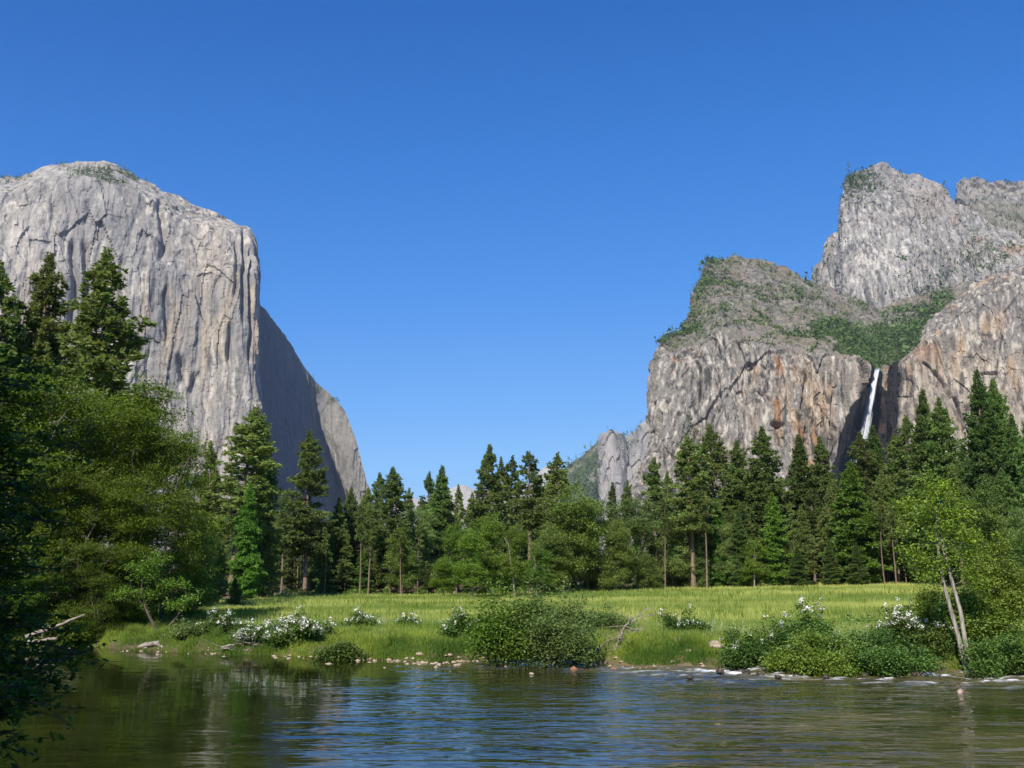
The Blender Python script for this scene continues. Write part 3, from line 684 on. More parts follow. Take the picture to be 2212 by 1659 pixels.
    c = mixc(c, (0.44, 0.30, 0.19), 0.8 * sstep(st, 0.15, 0.45))
    c = mixc(c, (0.09, 0.085, 0.085), 0.7 * sstep(-st2 + 0.3 * st, 0.14, 0.4))
    c = mixc(c, (0.36, 0.20, 0.12), 0.5 * blob(u, v, 1990, 760, 25, 30) + 0.4 * blob(u, v, 2160, 690, 20, 25))
    c = c * np.array([0.71, 0.73, 0.73])
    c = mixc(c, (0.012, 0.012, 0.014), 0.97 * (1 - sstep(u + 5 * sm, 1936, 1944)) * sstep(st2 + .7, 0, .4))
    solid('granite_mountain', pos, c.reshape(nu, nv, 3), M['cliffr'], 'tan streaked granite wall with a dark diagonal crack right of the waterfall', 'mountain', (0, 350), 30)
    # ---- the high dome behind
    S = [(1752, 618, 2380), (1770, 560, 2350), (1791, 512, 2340), (1813, 497, 2330), (1818, 430, 2250), (1827, 386, 2290), (1855, 366, 2350), (1895, 358, 2390), (1970, 374, 2420), (2040, 400, 2450), (2064, 434, 2450), (2095, 455, 2500), (2150, 488, 2560), (2215, 515, 2600), (2360, 560, 2650)]
    U = [(1750, 640, 2370), (1770, 600, 2335), (1790, 560, 2320), (1811, 540, 2310), (1816, 500, 2200), (1838, 440, 2220), (1870, 420, 2250), (1915, 420, 2270), (1990, 440, 2300), (2050, 465, 2330), (2080, 495, 2350), (2118, 525, 2400), (2165, 545, 2450), (2220, 560, 2500), (2360, 590, 2550)]
    Mm = [(1748, 690, 2350), (1770, 680, 2310), (1790, 660, 2290), (1812, 640, 2270), (1822, 620, 2170), (1860, 600, 2150), (1905, 590, 2160), (1955, 580, 2170), (2020, 575, 2200), (2070, 585, 2240), (2105, 595, 2280), (2150, 605, 2320), (2190, 612, 2360), (2235, 620, 2400), (2360, 640, 2450)]
    Bb = [(1745, 900, 2320), (1770, 900, 2280), (1790, 900, 2260), (1815, 900, 2230), (1830, 900, 2110), (1870, 900, 2100), (1910, 900, 2100), (1960, 900, 2110), (2020, 900, 2130), (2070, 900, 2160), (2110, 900, 2200), (2150, 900, 2240), (2190, 900, 2280), (2240, 900, 2320), (2360, 900, 2370)]
    Bz = [(a, 1290, dd - 100) for a, b, dd in Bb]
    G, pos, nrm = relief([S, U, Mm, Bb, Bz], 480, 480, 2)
    sn = smooth_n(nrm, 8); nu, nv = pos.shape[:2]; p = pos.reshape(-1, 3); u = G[..., 0].ravel(); v = G[..., 1].ravel()
    warp = np.stack([fbm(p / 80, 3, 4), fbm(p / 80, 3, 5), fbm(p / 100, 3, 6)], 1)
    q = p + warp * np.array([4, 4, 25])
    c1, e1 = cells(q * np.array([1 / 70, 1 / 70, 1 / 180]), 311, .7); c2, e2 = cells(q * np.array([1 / 18, 1 / 18, 1 / 110]), 323, .8); c3, e3 = cells(q * np.array([1 / 8, 1 / 8, 1 / 34]), 337, .8)
    d = 5 * (c1 - .5) + 2.5 * (c2 - .5) + 2 * (c3 - .5) + joints(q, ((70, 260, 14), (26, 150, 8), (11, 95, 3), (5, 45, 1.2)), 331) + 12 * fbm(p / 160, 3, 5) + 1.6 * fbm(p / 9, 3, 7)
    pos = pos + sn * d.reshape(nu, nv)[..., None]
    P2 = p + warp * 6
    st = fbm(P2 * np.array([1 / 20, 1 / 20, 1 / 120]), 4, 351); st2 = fbm(P2 * np.array([1 / 6, 1 / 6, 1 / 60]), 4, 361, 0.7); big = fbm(p / 150, 3, 371); sm = fbm(p / 25, 3, 372)
    c = np.zeros((nu * nv, 3)) + np.array([0.34, 0.32, 0.30])
    c = mixc(c, (0.22, 0.21, 0.205), 0.8 * sstep(big + 0.6 * st + 0.5 * (1 - sstep(v, 380, 480)), 0.1, 0.6))
    c = mixc(c, (0.60, 0.56, 0.50), 0.85 * sstep(st2 + 0.25 * blob(u, v, 1890, 560, 60, 80), 0.15, 0.45))
    c = mixc(c, (0.09, 0.09, 0.092), 0.75 * sstep(-st2 + 0.3 * st, 0.14, 0.4))
    c = mixc(c, (0.38, 0.235, 0.15), np.clip(0.8 * blob(u, v, 2190, 540, 50, 16) + 0.6 * blob(u, v, 2060, 475, 14, 12) + 0.6 * blob(u, v, 2110, 520, 25, 10) + 0.5 * blob(u, v, 2080, 555, 30, 8), 0, 1) * sstep(sm, -0.3, 0.2))
    c = mixc(c, (0.30, 0.24, 0.20), 0.5 * blob(u, v, 2010, 440, 60, 40))
    c = c * 0.71
    solid('granite_mountain', pos, c.reshape(nu, nv, 3), M['cliffr'], 'high rounded grey granite tower behind the buttress, tallest rock on the right', 'mountain', (0, 500), 60)
    pr = 0.06 + 2.5 * blob(u, v, 1850, 385, 30, 16) + 0.8 * blob(u, v, 1900, 400, 70, 40) * (noise(p / 40, 5) > 0) + 0.7 * blob(u, v, 2080, 560, 70, 40) + 0.6 * blob(u, v, 2000, 625, 70, 20) + 0.4 * blob(u, v, 2150, 530, 60, 30)
    ix = pick(pr * (v < 680), 1500, rng)
    veg_clumps('tower_shrubs', pos.reshape(-1, 3)[ix], None, 0, 4.0, rng, 'dark shrubs clinging to the high grey granite tower', 0.25, 14)
    # ---- the farthest rim on the right edge
    S = [(2064, 430, 2850), (2066, 398, 2850), (2079, 385, 2880), (2115, 389, 2900), (2150, 394, 2900), (2185, 396, 2900), (2220, 397, 2900), (2380, 410, 2900)]
    U = [(2063, 450, 2830), (2068, 425, 2830), (2085, 420, 2840), (2118, 425, 2850), (2152, 428, 2850), (2187, 430, 2850), (2222, 432, 2850), (2380, 445, 2850)]
    Mm = [(2064, 520, 2750), (2072, 520, 2750), (2095, 520, 2740), (2125, 520, 2730), (2156, 520, 2720), (2190, 520, 2710), (2224, 525, 2700), (2380, 530, 2690)]
    Bb = [(a, 800, dd - 100) for a, b, dd in Mm]; Bz = [(a, 1290, dd - 200) for a, b, dd in Mm]
    G, pos, nrm = relief([S, U, Mm, Bb, Bz], 170, 300, 1)
    sn = smooth_n(nrm, 4); nu, nv = pos.shape[:2]; p = pos.reshape(-1, 3); u = G[..., 0].ravel(); v = G[..., 1].ravel()
    c1, e1 = cells(p * np.array([1 / 40, 1 / 40, 1 / 70]), 411); c2, e2 = cells(p * np.array([1 / 16, 1 / 16, 1 / 40]), 423)
    d = 16 * (c1 - .5) + 9 * (c2 - .5) + 12 * fbm(p / 120, 3, 5) + 3 * fbm(p / 10, 3, 6)
    pos = pos + sn * d.reshape(nu, nv)[..., None]
    sm = fbm(p / 25, 3, 472)
    c = np.zeros((nu * nv, 3)) + np.array([0.31, 0.285, 0.26]); c = mixc(c, (0.19, 0.18, 0.17), sstep(sm, -0.1, 0.4)); c = mixc(c, (0.20, 0.19, 0.14), 0.6 * sstep(v, 430, 450)); c = c * 0.7
    solid('granite_mountain', pos, c.reshape(nu, nv, 3), M['cliffr'], 'farthest rocky rim with pines at the top right behind the grey tower', 'mountain', (0, 500), 20)
    pr = (v < 560) * (0.4 + 1.2 * (noise(p / 40, 5) > 0)) + 1.5 * blob(u, v, 2150, 410, 20, 20)
    ix = pick(pr + 1e-9, 420, rng)
    veg_clumps('rim_pines', pos.reshape(-1, 3)[ix], None, 0, 4.6, rng, 'dark pines scattered down the farthest rocky rim', 0.6, 14)
build_right_mountains()

def build_far_mountains():
    rng = np.random.default_rng(27)
    S = [(1150, 1075), (1195, 1034), (1228, 1001), (1264, 972), (1300, 944), (1308, 934), (1322, 930), (1334, 938), (1346, 945), (1368, 928), (1392, 912), (1470, 870)]
    D0 = [4700, 4700, 4720, 4720, 4720, 4600, 4580, 4580, 4620, 4620, 4600, 4600]
    Mx = [1140, 1190, 1225, 1262, 1288, 1300, 1325, 1340, 1352, 1370, 1394, 1470]
    Bx = [1130, 1185, 1222, 1258, 1278, 1292, 1325, 1345, 1356, 1372, 1396, 1470]
    r0 = [(u, v, d) for (u, v), d in zip(S, D0)]
    r1 = [(Mx[k], S[k][1] + 60, D0[k] - (130 if k < 5 else 40)) for k in range(12)]
    r2 = [(Bx[k], max(S[k][1] + 130, 1090), D0[k] - (330 if k < 5 else 110)) for k in range(12)]
    r3 = [(Bx[k], 1295, D0[k] - 500) for k in range(12)]
    G, pos, nrm = relief([r0, r1, r2, r3], 300, 240, 1)
    sn = smooth_n(nrm, 4); nu, nv = pos.shape[:2]; p = pos.reshape(-1, 3); u = G[..., 0].ravel(); v = G[..., 1].ravel()
    c1, e1 = cells(p * np.array([1 / 70, 1 / 70, 1 / 400]), 511); c2, e2 = cells(p * np.array([1 / 28, 1 / 28, 1 / 150]), 523)
    face = sstep(u, 1280, 1300)
    d = (30 * (c1 - .5) + 16 * (c2 - .5)) * face + 25 * fbm(p / 180, 4, 5)
    pos = pos + sn * d.reshape(nu, nv)[..., None]
    st = fbm(p * np.array([1 / 40, 1 / 40, 1 / 250]), 4, 51); sm = fbm(p / 60, 3, 52)
    c = np.zeros((nu * nv, 3)) + np.array([0.38, 0.36, 0.34]); c = mixc(c, (0.24, 0.235, 0.235), 0.8 * sstep(st, -0.1, 0.4)); c = mixc(c, (0.50, 0.46, 0.42), 0.6 * sstep(-st, 0.1, 0.4))
    c = mixc(c, (0.11, 0.135, 0.06), (1 - face) * 0.85); c = mixc(c, (0.33, 0.29, 0.24), (1 - face) * 0.7 * sstep(sm, 0.15, 0.4))
    c = c * 0.62
    solid('granite_mountain', pos, c.reshape(nu, nv, 3), M['cliff'], 'distant pale cliff and spire with a forested left flank in the gap of the valley', 'mountain', (0, 800), 60)
    pr = (1 - face) * (0.5 + (sm < 0.2)) + 0.8 * blob(u, v, 1372, 926, 30, 10) + 0.5 * blob(u, v, 1350, 960, 20, 20)
    ix = pick(pr * (v < 1110) * (u > 1160) + 1e-9, 2600, rng)
    veg_clumps('far_forest', pos.reshape(-1, 3)[ix], None, 0, 7.0, rng, 'far forest covering the left flank of the distant cliff', 0.6, 9)
    S = [(820, 1110), (860, 1088), (892, 1074), (930, 1080), (958, 1062), (982, 1048), (1002, 1044), (1022, 1049), (1050, 1068), (1100, 1075), (1150, 1040), (1180, 1012), (1200, 1006), (1232, 1030), (1300, 1075)]
    r0 = [(u, v, 6900) for u, v in S]; r1 = [(u, v + 30, 6800) for u, v in S]; r2 = [(u, 1180, 6500) for u, v in S]; r3 = [(u, 1262, 6200) for u, v in S]
    G, pos, nrm = relief([r0, r1, r2, r3], 200, 60, 1)
    nu, nv = pos.shape[:2]; p = pos.reshape(-1, 3)
    pos = pos + nrm * (45 * fbm(p / 250, 4, 15)).reshape(nu, nv)[..., None]
    c = np.zeros((nu * nv, 3)) + np.array([0.46, 0.43, 0.40]); c = mixc(c, (0.34, 0.32, 0.30), sstep(fbm(p / 150, 3, 16), 0, 0.4)) * 0.7
    solid('granite_mountain', pos, c.reshape(nu, nv, 3), M['cliff'], 'farthest pale granite ridge just showing over the treetops in the middle', 'mountain', (0, 600), 60)
build_far_mountains()

# ---------------------------------------------------------------- the waterfall
def build_waterfall():
    rng = np.random.default_rng(3)
    n = 330
    cv = np.array([796, 802, 830, 880, 940, 1000, 1060]); cu = np.array([1897, 1895, 1888, 1880, 1870, 1858, 1846]); cw = np.array([4.5, 6, 7.5, 9.5, 12, 16, 24]); cd = np.array([1548, 1536, 1522, 1512, 1504, 1494, 1484])
    m = 10
    V = []; F = []; off = 0
    t0 = np.where(rng.random(n) < 0.25, 0, rng.random(n) ** 1.5 * 0.75); ln = 0.08 + 0.3 * rng.random(n)
    lat = np.clip(rng.standard_normal(n) * 0.42, -1, 1.05); w = (0.7 + 1.1 * rng.random(n)) * (1 - 0.5 * np.minimum(np.abs(lat), 1))
    dep = rng.random(n) * 5
    sp = np.arange(n) > 230            # thin spray drifting to the left
    lat = np.where(sp, -0.6 - 1.5 * rng.random(n), lat); w = np.where(sp, 0.45, w); t0 = np.where(sp, 0.15 + 0.6 * rng.random(n), t0); ln = np.where(sp, 0.05 + 0.12 * rng.random(n), ln)
    tint = np.clip(0.55 + 0.5 * rng.random(n) - 0.2 * np.abs(lat), 0, 1)
    for i in range(n):
        t = np.linspace(t0[i], min(1, t0[i] + ln[i]), m); v = 796 + t * 264
        left = -0.4 * abs(lat[i]) if lat[i] < 0 else 0
        uu = np.interp(v, cv, cu) + (lat[i] * (1.25 if lat[i] < 0 else 0.75)) * np.interp(v, cv, cw) + rng.standard_normal() * 0.4
        c = P(uu, v, np.interp(v, cv, cd) - dep[i])
        prof = np.sin(np.linspace(0.12, 1, m) * math.pi) ** 0.5 * w[i] * (0.35 + 0.65 * np.interp(v, cv, cw) / 20) * np.interp(v, [796, 860, 940, 1060], [1, 1, 0.6, 0.3])
        a = c + np.stack([-prof / 2, 0 * prof, 0 * prof], 1); b = c + np.stack([prof / 2, 0 * prof + .3, 0 * prof], 1); f = c + np.stack([0 * prof, -0.5 * prof, 0 * prof], 1)
        V.append(np.stack([a, f, b], 1).reshape(-1, 3))
        k = np.arange(m - 1) * 3 + off
        F.append(np.concatenate([np.stack([k, k + 1, k + 4, k + 3], 1), np.stack([k + 1, k + 2, k + 5, k + 4], 1), np.stack([k + 2, k, k + 3, k + 5], 1)]))
        off += m * 3
    me = mesh('waterfall', np.concatenate(V), [np.concatenate(F)], [leaf_mat('falling_water', (0.62, 0.66, 0.72), (0.86, 0.88, 0.90), 0.3, hue=0, val=0)], False, None, {'tint': np.repeat(tint, (m - 1) * 3)})
    tag(link('waterfall', me), 'thin white waterfall dropping from the hanging valley between the right cliffs', 'waterfall')
build_waterfall()

# ---------------------------------------------------------------- tree builders
def conifer(seed, H=30.0, cb=0.2, R=4.2, power=0.85, nb=350, tuft=0.48, dens=1.5, gap=-0.35, leafm='pine', barkm='pinebark', r0=0.27, wig=0.25, up=0.0, bare=True, m=7):
    rng = np.random.default_rng(seed)
    zz = np.linspace(0, 1, 16)
    wx = wig * np.sin(zz * 3 + seed) * zz; wy = wig * np.cos(zz * 2.3 + seed * 2) * zz
    rad = r0 * (1 - zz) ** 0.85 + 0.015; rad[0] *= 1.35
    tb = MB(); tb.path(np.stack([wx, wy, zz * H - 0.3 * (zz == 0)], 1), rad, 9, 0, 0.04, rng)
    cen = lambda h: np.stack([np.interp(h, zz, wx), np.interp(h, zz, wy), h * H], -1)
    h = cb + (0.99 - cb) * (np.arange(nb) + rng.random(nb)) / nb
    h = h + 0.0 * h
    hr = (h - cb) / (1 - cb)
    az = np.arange(nb) * 2.39996 + rng.normal(0, 0.5, nb)
    Lb = R * ((1 - hr) ** power) * (0.42 + 0.80 * rng.random(nb)) + 0.22
    Lb *= 0.55 + 0.45 * sstep(hr, -0.02, 0.16)
    Lb = np.where(hr > 0.9, np.minimum(Lb, R * (1 - hr) * 1.1 + 0.14), Lb)
    keep = (hr > 0.84) | (noise(np.stack([np.cos(az) * 1.4, np.sin(az) * 1.4, h * H / 1.6], 1), seed) > gap)
    lobes = 1 + 0.24 * noise(np.stack([np.cos(az) * 0.9, np.sin(az) * 0.9, h * H / 3.2], 1), seed + 5)
    Lb = (Lb * lobes)[keep]; h = h[keep]; hr = hr[keep]; az = az[keep]; n = len(h)
    el = -0.28 + 0.85 * hr ** 1.5 + up + rng.normal(0, 0.12, n)
    d = np.stack([np.cos(az) * np.cos(el), np.sin(az) * np.cos(el), np.sin(el)], 1)
    side = np.stack([-np.sin(az), np.cos(az), 0 * az], 1)
    st = cen(h)
    cbm = MB()
    midp = st + d * (Lb * 0.55)[:, None]; midp[:, 2] -= 0.04 * Lb
    tip = st + d * (Lb * 0.95)[:, None]; tip[:, 2] += 0.02 * Lb
    rb = 0.018 + 0.012 * Lb
    cbm.tubes(st, midp, rb, rb * 0.65, 4, 1); cbm.tubes(midp, tip, rb * 0.65, 0.006, 4, 1)
    cnt = np.maximum(3, (Lb * 6.0 * dens + 2).astype(int))
    bi = np.repeat(np.arange(n), cnt); T = len(bi)
    t = 0.22 + 0.80 * rng.random(T) ** 0.75
    lat = rng.uniform(-1, 1, T) * 0.36 * (1.15 - t * 0.75)
    pos = st[bi] + d[bi] * (t * Lb[bi])[:, None] + side[bi] * (lat * Lb[bi])[:, None]
    pos[:, 2] += -0.06 * Lb[bi] * t * (1 - t) * 4 * 0.5 + rng.normal(0, 0.20, T)
    td = d[bi] * 0.7 + side[bi] * (np.sign(lat) * 0.5 * rng.random(T))[:, None] + np.array([0, 0, 0.15])
    # needle sprays
    dirs = td[:, None] * 0.75 + rng.standard_normal((T, m, 3)) * 0.55
    dirs /= np.linalg.norm(dirs, axis=2, keepdims=True)
    ln = (tuft * (1 - 0.45 * sstep(hr[bi], 0.75, 1.0)))[:, None, None] * (0.55 + 0.6 * rng.random((T, m, 1)))
    wv = np.cross(dirs, rng.standard_normal((T, m, 3))); wv /= np.linalg.norm(wv, axis=2, keepdims=True) + 1e-9
    base = pos[:, None] + dirs * -0.12 * ln
    w = ln * 0.20
    V = np.stack([base - wv * w * 0.4, base + dirs * ln * 0.55 + wv * w, base + dirs * ln, base + dirs * ln * 0.5 - wv * w], 2).reshape(-1, 3)
    F = np.arange(T * m * 4).reshape(-1, 4)
    tint = np.clip(np.repeat(np.repeat(rng.random(n), cnt) * 0.45 + 0.35 * rng.random(T), m) + 0.25 * rng.random(T * m), 0, 1)
    cbm.add(V, F, 0, tint)
    # bare dead branch stubs below the crown
    if bare:
        k = int(16 * cb / 0.2); hb = rng.uniform(0.10, cb + 0.08, k); a = rng.uniform(0, 6.28, k); Ls = rng.uniform(0.5, 2.4, k)
        s0 = cen(hb); e0 = s0 + np.stack([np.cos(a) * Ls, np.sin(a) * Ls, -0.25 * Ls], 1)
        cbm.tubes(s0, e0, 0.03, 0.008, 3, 1)
    return tb.build('trunk', [M[barkm]], True), cbm.build('crown', [M[leafm], M['darkbark']], False)

def skeleton(rng, trunks, pts, step=0.7, jit=0.12, upw=0.25):
    """grow branches from the trunk polylines to the cluster points"""
    nodes = []; par = []
    for tr in trunks:
        for i, q in enumerate(tr):
            nodes.append(np.array(q, float)); par.append(len(nodes) - 2 if i else -1)
    base = np.array(nodes)
    dd = np.min(np.linalg.norm(pts[:, None] - base[None], axis=2), axis=1)
    order = np.argsort(dd)
    tipnode = []
    arr = np.array(nodes)
    cap = len(nodes) + len(pts) * 12
    buf = np.zeros((cap, 3)); buf[:len(arr)] = arr; n = len(arr)
    minz = np.zeros(cap); minz[:n] = arr[:, 2]
    ntr = n
    for i in order:
        p = pts[i]
        df = p - buf[:n]
        dist = np.linalg.norm(df, axis=1)
        cost = dist + 0.8 * np.maximum(0, -df[:, 2] + 0.0) + np.where(np.arange(n) < ntr, 0.25 * 0, 0)
        j = int(np.argmin(cost))
        k = max(1, int(round(dist[j] / step))); k = min(k, 11)
        a = buf[j].copy(); last = j
        for s in range(1, k + 1):
            t = s / k
            q = a * (1 - t) + p * t
            if s < k: q = q + rng.normal(0, jit, 3) + np.array([0, 0, -upw * dist[j] * t * (1 - t) * 0.6])
            buf[n] = q; par.append(last); last = n; n += 1
        tipnode.append(last)
    buf = buf[:n]; par = np.array(par)
    return buf, par, np.array(tipnode), ntr
def leaves(mb, cen, dirn, size, rng, mi=0, tint=None, upb=0.5, asp=0.5):
    n = len(cen)
    nrm = unit(n, rng); nrm[:, 2] = np.abs(nrm[:, 2]) + upb; nrm /= np.linalg.norm(nrm, axis=1, keepdims=True)
    ax = np.cross(nrm, unit(n, rng)); ax /= np.linalg.norm(ax, axis=1, keepdims=True) + 1e-9
    bx = np.cross(nrm, ax)
    s = size * (0.65 + 0.7 * rng.random(n))
    s1 = s[:, None]; w = s1 * asp * 0.5
    V = np.stack([cen - ax * s1 * .5, cen + bx * w, cen + ax * s1 * .5, cen - bx * w], 1).reshape(-1, 3)
    mb.add(V, np.arange(n * 4).reshape(-1, 4), mi, tint)
def broadleaf(seed, trunks, ells, ncl, nleaf, lsize, crad, leafm, barkm, rbase, rtip=0.012, shell=0.6, flat=0.6, asp=0.55, step=0.7, cut=None, rmin=0.0):
    rng = np.random.default_rng(seed)
    vol = np.array([e[3] * e[4] * e[5] for e in ells]) ** 0.75; ch = rng.choice(len(ells), ncl, p=vol / vol.sum())
    E = np.array(ells)[ch]
    pts = unit(ncl, rng) * (rng.random(ncl)[:, None] ** shell) * E[:, 3:6] + E[:, 0:3]
    pts = pts[pts[:, 2] > 0.15]
    buf, par, tips, ntr = skeleton(rng, trunks, pts, step)
    n = len(buf); area = np.zeros(n); isleaf = np.ones(n, bool); isleaf[par[par >= 0]] = False
    area[isleaf] = rtip ** 2.2
    for i in range(n - 1, -1, -1):
        if par[i] >= 0: area[par[i]] += area[i]
    r = area ** (1 / 2.2)
    r *= min(1.0, rbase / r.max())
    r = np.maximum(r, rtip * 0.5)
    tb = MB()
    o = 0
    for tr in trunks:
        k = len(tr); pts_t = buf[o:o + k]; rr = np.linspace(rbase / math.sqrt(len(trunks)) * 1.0, rbase * 0.35 / math.sqrt(len(trunks)), k); rr[0] *= 1.25
        tb.path(pts_t, rr, 9, 0, 0.05, rng); o += k
    idx = np.arange(ntr, n); pa = par[idx]
    ra = np.minimum(np.where(pa < ntr, r[idx] * 1.3, r[pa]), rbase * 0.5); rb2 = np.minimum(r[idx], ra)
    tb.tubes(buf[pa], buf[idx], ra, rb2, 5, 0)
    cr = MB()
    nt = len(tips); L = nt * nleaf
    cen = np.repeat(buf[tips], nleaf, 0) + rng.standard_normal((L, 3)) * np.array([crad, crad, crad * flat])
    ctint = np.repeat(rng.random(nt), nleaf)
    leaves(cr, cen, None, lsize, rng, 0, np.clip(0.62 * ctint + 0.38 * rng.random(L), 0, 1), asp=asp)
    return tb.build('trunk', [M[barkm]], True), cr.build('crown', [M[leafm]], False), buf[tips]
def plant(name, loc, trunk_me, crown_me, label, cat, group=None, scale=(1, 1, 1), rz=0, tn='trunk', cn='crown'):
    e = empty(name, loc, rz); e.scale = scale
    link(tn, trunk_me, e); link(cn, crown_me, e)
    return tag(e, label, cat, group)

# ---------------------------------------------------------------- conifer prototypes (30 m tall)
PR = {}
PR['pine_a'] = conifer(1, cb=0.16, R=4.3, power=0.75, nb=375)
PR['pine_b'] = conifer(2, cb=0.30, R=4.2, power=0.75, nb=270, gap=-0.14)
PR['pole_a'] = conifer(13, cb=0.60, R=1.7, power=0.6, nb=90, gap=-0.1, r0=0.20, wig=0.5)
PR['pole_b'] = conifer(14, cb=0.70, R=1.5, power=0.6, nb=70, gap=-0.1, r0=0.17, wig=0.8)
PR['pine_c'] = conifer(3, cb=0.24, R=3.6, power=0.65, nb=312, gap=-0.22, up=0.1)
PR['bare_a'] = conifer(4, cb=0.46, R=3.5, power=0.6, nb=212, gap=-0.25, r0=0.30)
PR['bare_b'] = conifer(5, cb=0.38, R=3.6, power=0.7, nb=237, gap=-0.3, r0=0.31)
PR['thin_a'] = conifer(6, cb=0.15, R=2.5, power=0.8, nb=287, gap=-0.12, tuft=0.55)
PR['thin_b'] = conifer(7, cb=0.25, R=2.4, power=0.6, nb=225, gap=-0.08, tuft=0.55)
PR['fir_a'] = conifer(8, cb=0.08, R=5.0, power=0.85, nb=475, gap=-0.5, leafm='fir', m=6)
PR['fir_b'] = conifer(9, cb=0.12, R=5.4, power=0.75, nb=450, gap=-0.45, leafm='fir', m=6)
PR['fir_c'] = conifer(10, cb=0.05, R=4.2, power=0.9, nb=450, gap=-0.5, leafm='fir')
PR['young_a'] = conifer(11, cb=0.05, R=6.2, power=0.8, nb=412, gap=-0.5, leafm='young', tuft=0.8)
PR['young_b'] = conifer(12, cb=0.06, R=5.0, power=0.75, nb=375, gap=-0.5, leafm='young', tuft=0.75)
KIND = {'pole': ('pine_tree', 'pine'), 'pine': ('pine_tree', 'pine'), 'bare': ('pine_tree', 'pine'), 'thin': ('pine_tree', 'pine'), 'fir': ('fir_tree', 'fir'), 'young': ('cedar_tree', 'cedar')}
trng = random.Random(4)
USED = set()
protoO = {}
def conif(u, vtop, D, key, label, group='conifers along the far edge of the meadow', wide=1.0, lean=0.0):
    top = P(u, vtop, D); x, y = float(top[0]), float(top[1])
    z = gz1(x, y); Hh = float(top[2]) - z
    s = Hh / 30.0
    nm, cat = KIND[key.split('_')[0]]
    if key not in protoO:
        o = plant(nm, (x, y, z), *PR[key], label, cat, group); protoO[key] = o
    else:
        o = copy_tree(protoO[key]); tag(o, label, cat, group)
    o.location = (x, y, z - 0.1); o.rotation_euler = (0, lean, trng.uniform(0, 6.28)) if not lean else (0, lean, 0)
    w = s * wide * 1.34 * trng.uniform(0.88, 1.1)
    o.scale = (w, w, s)
    return o
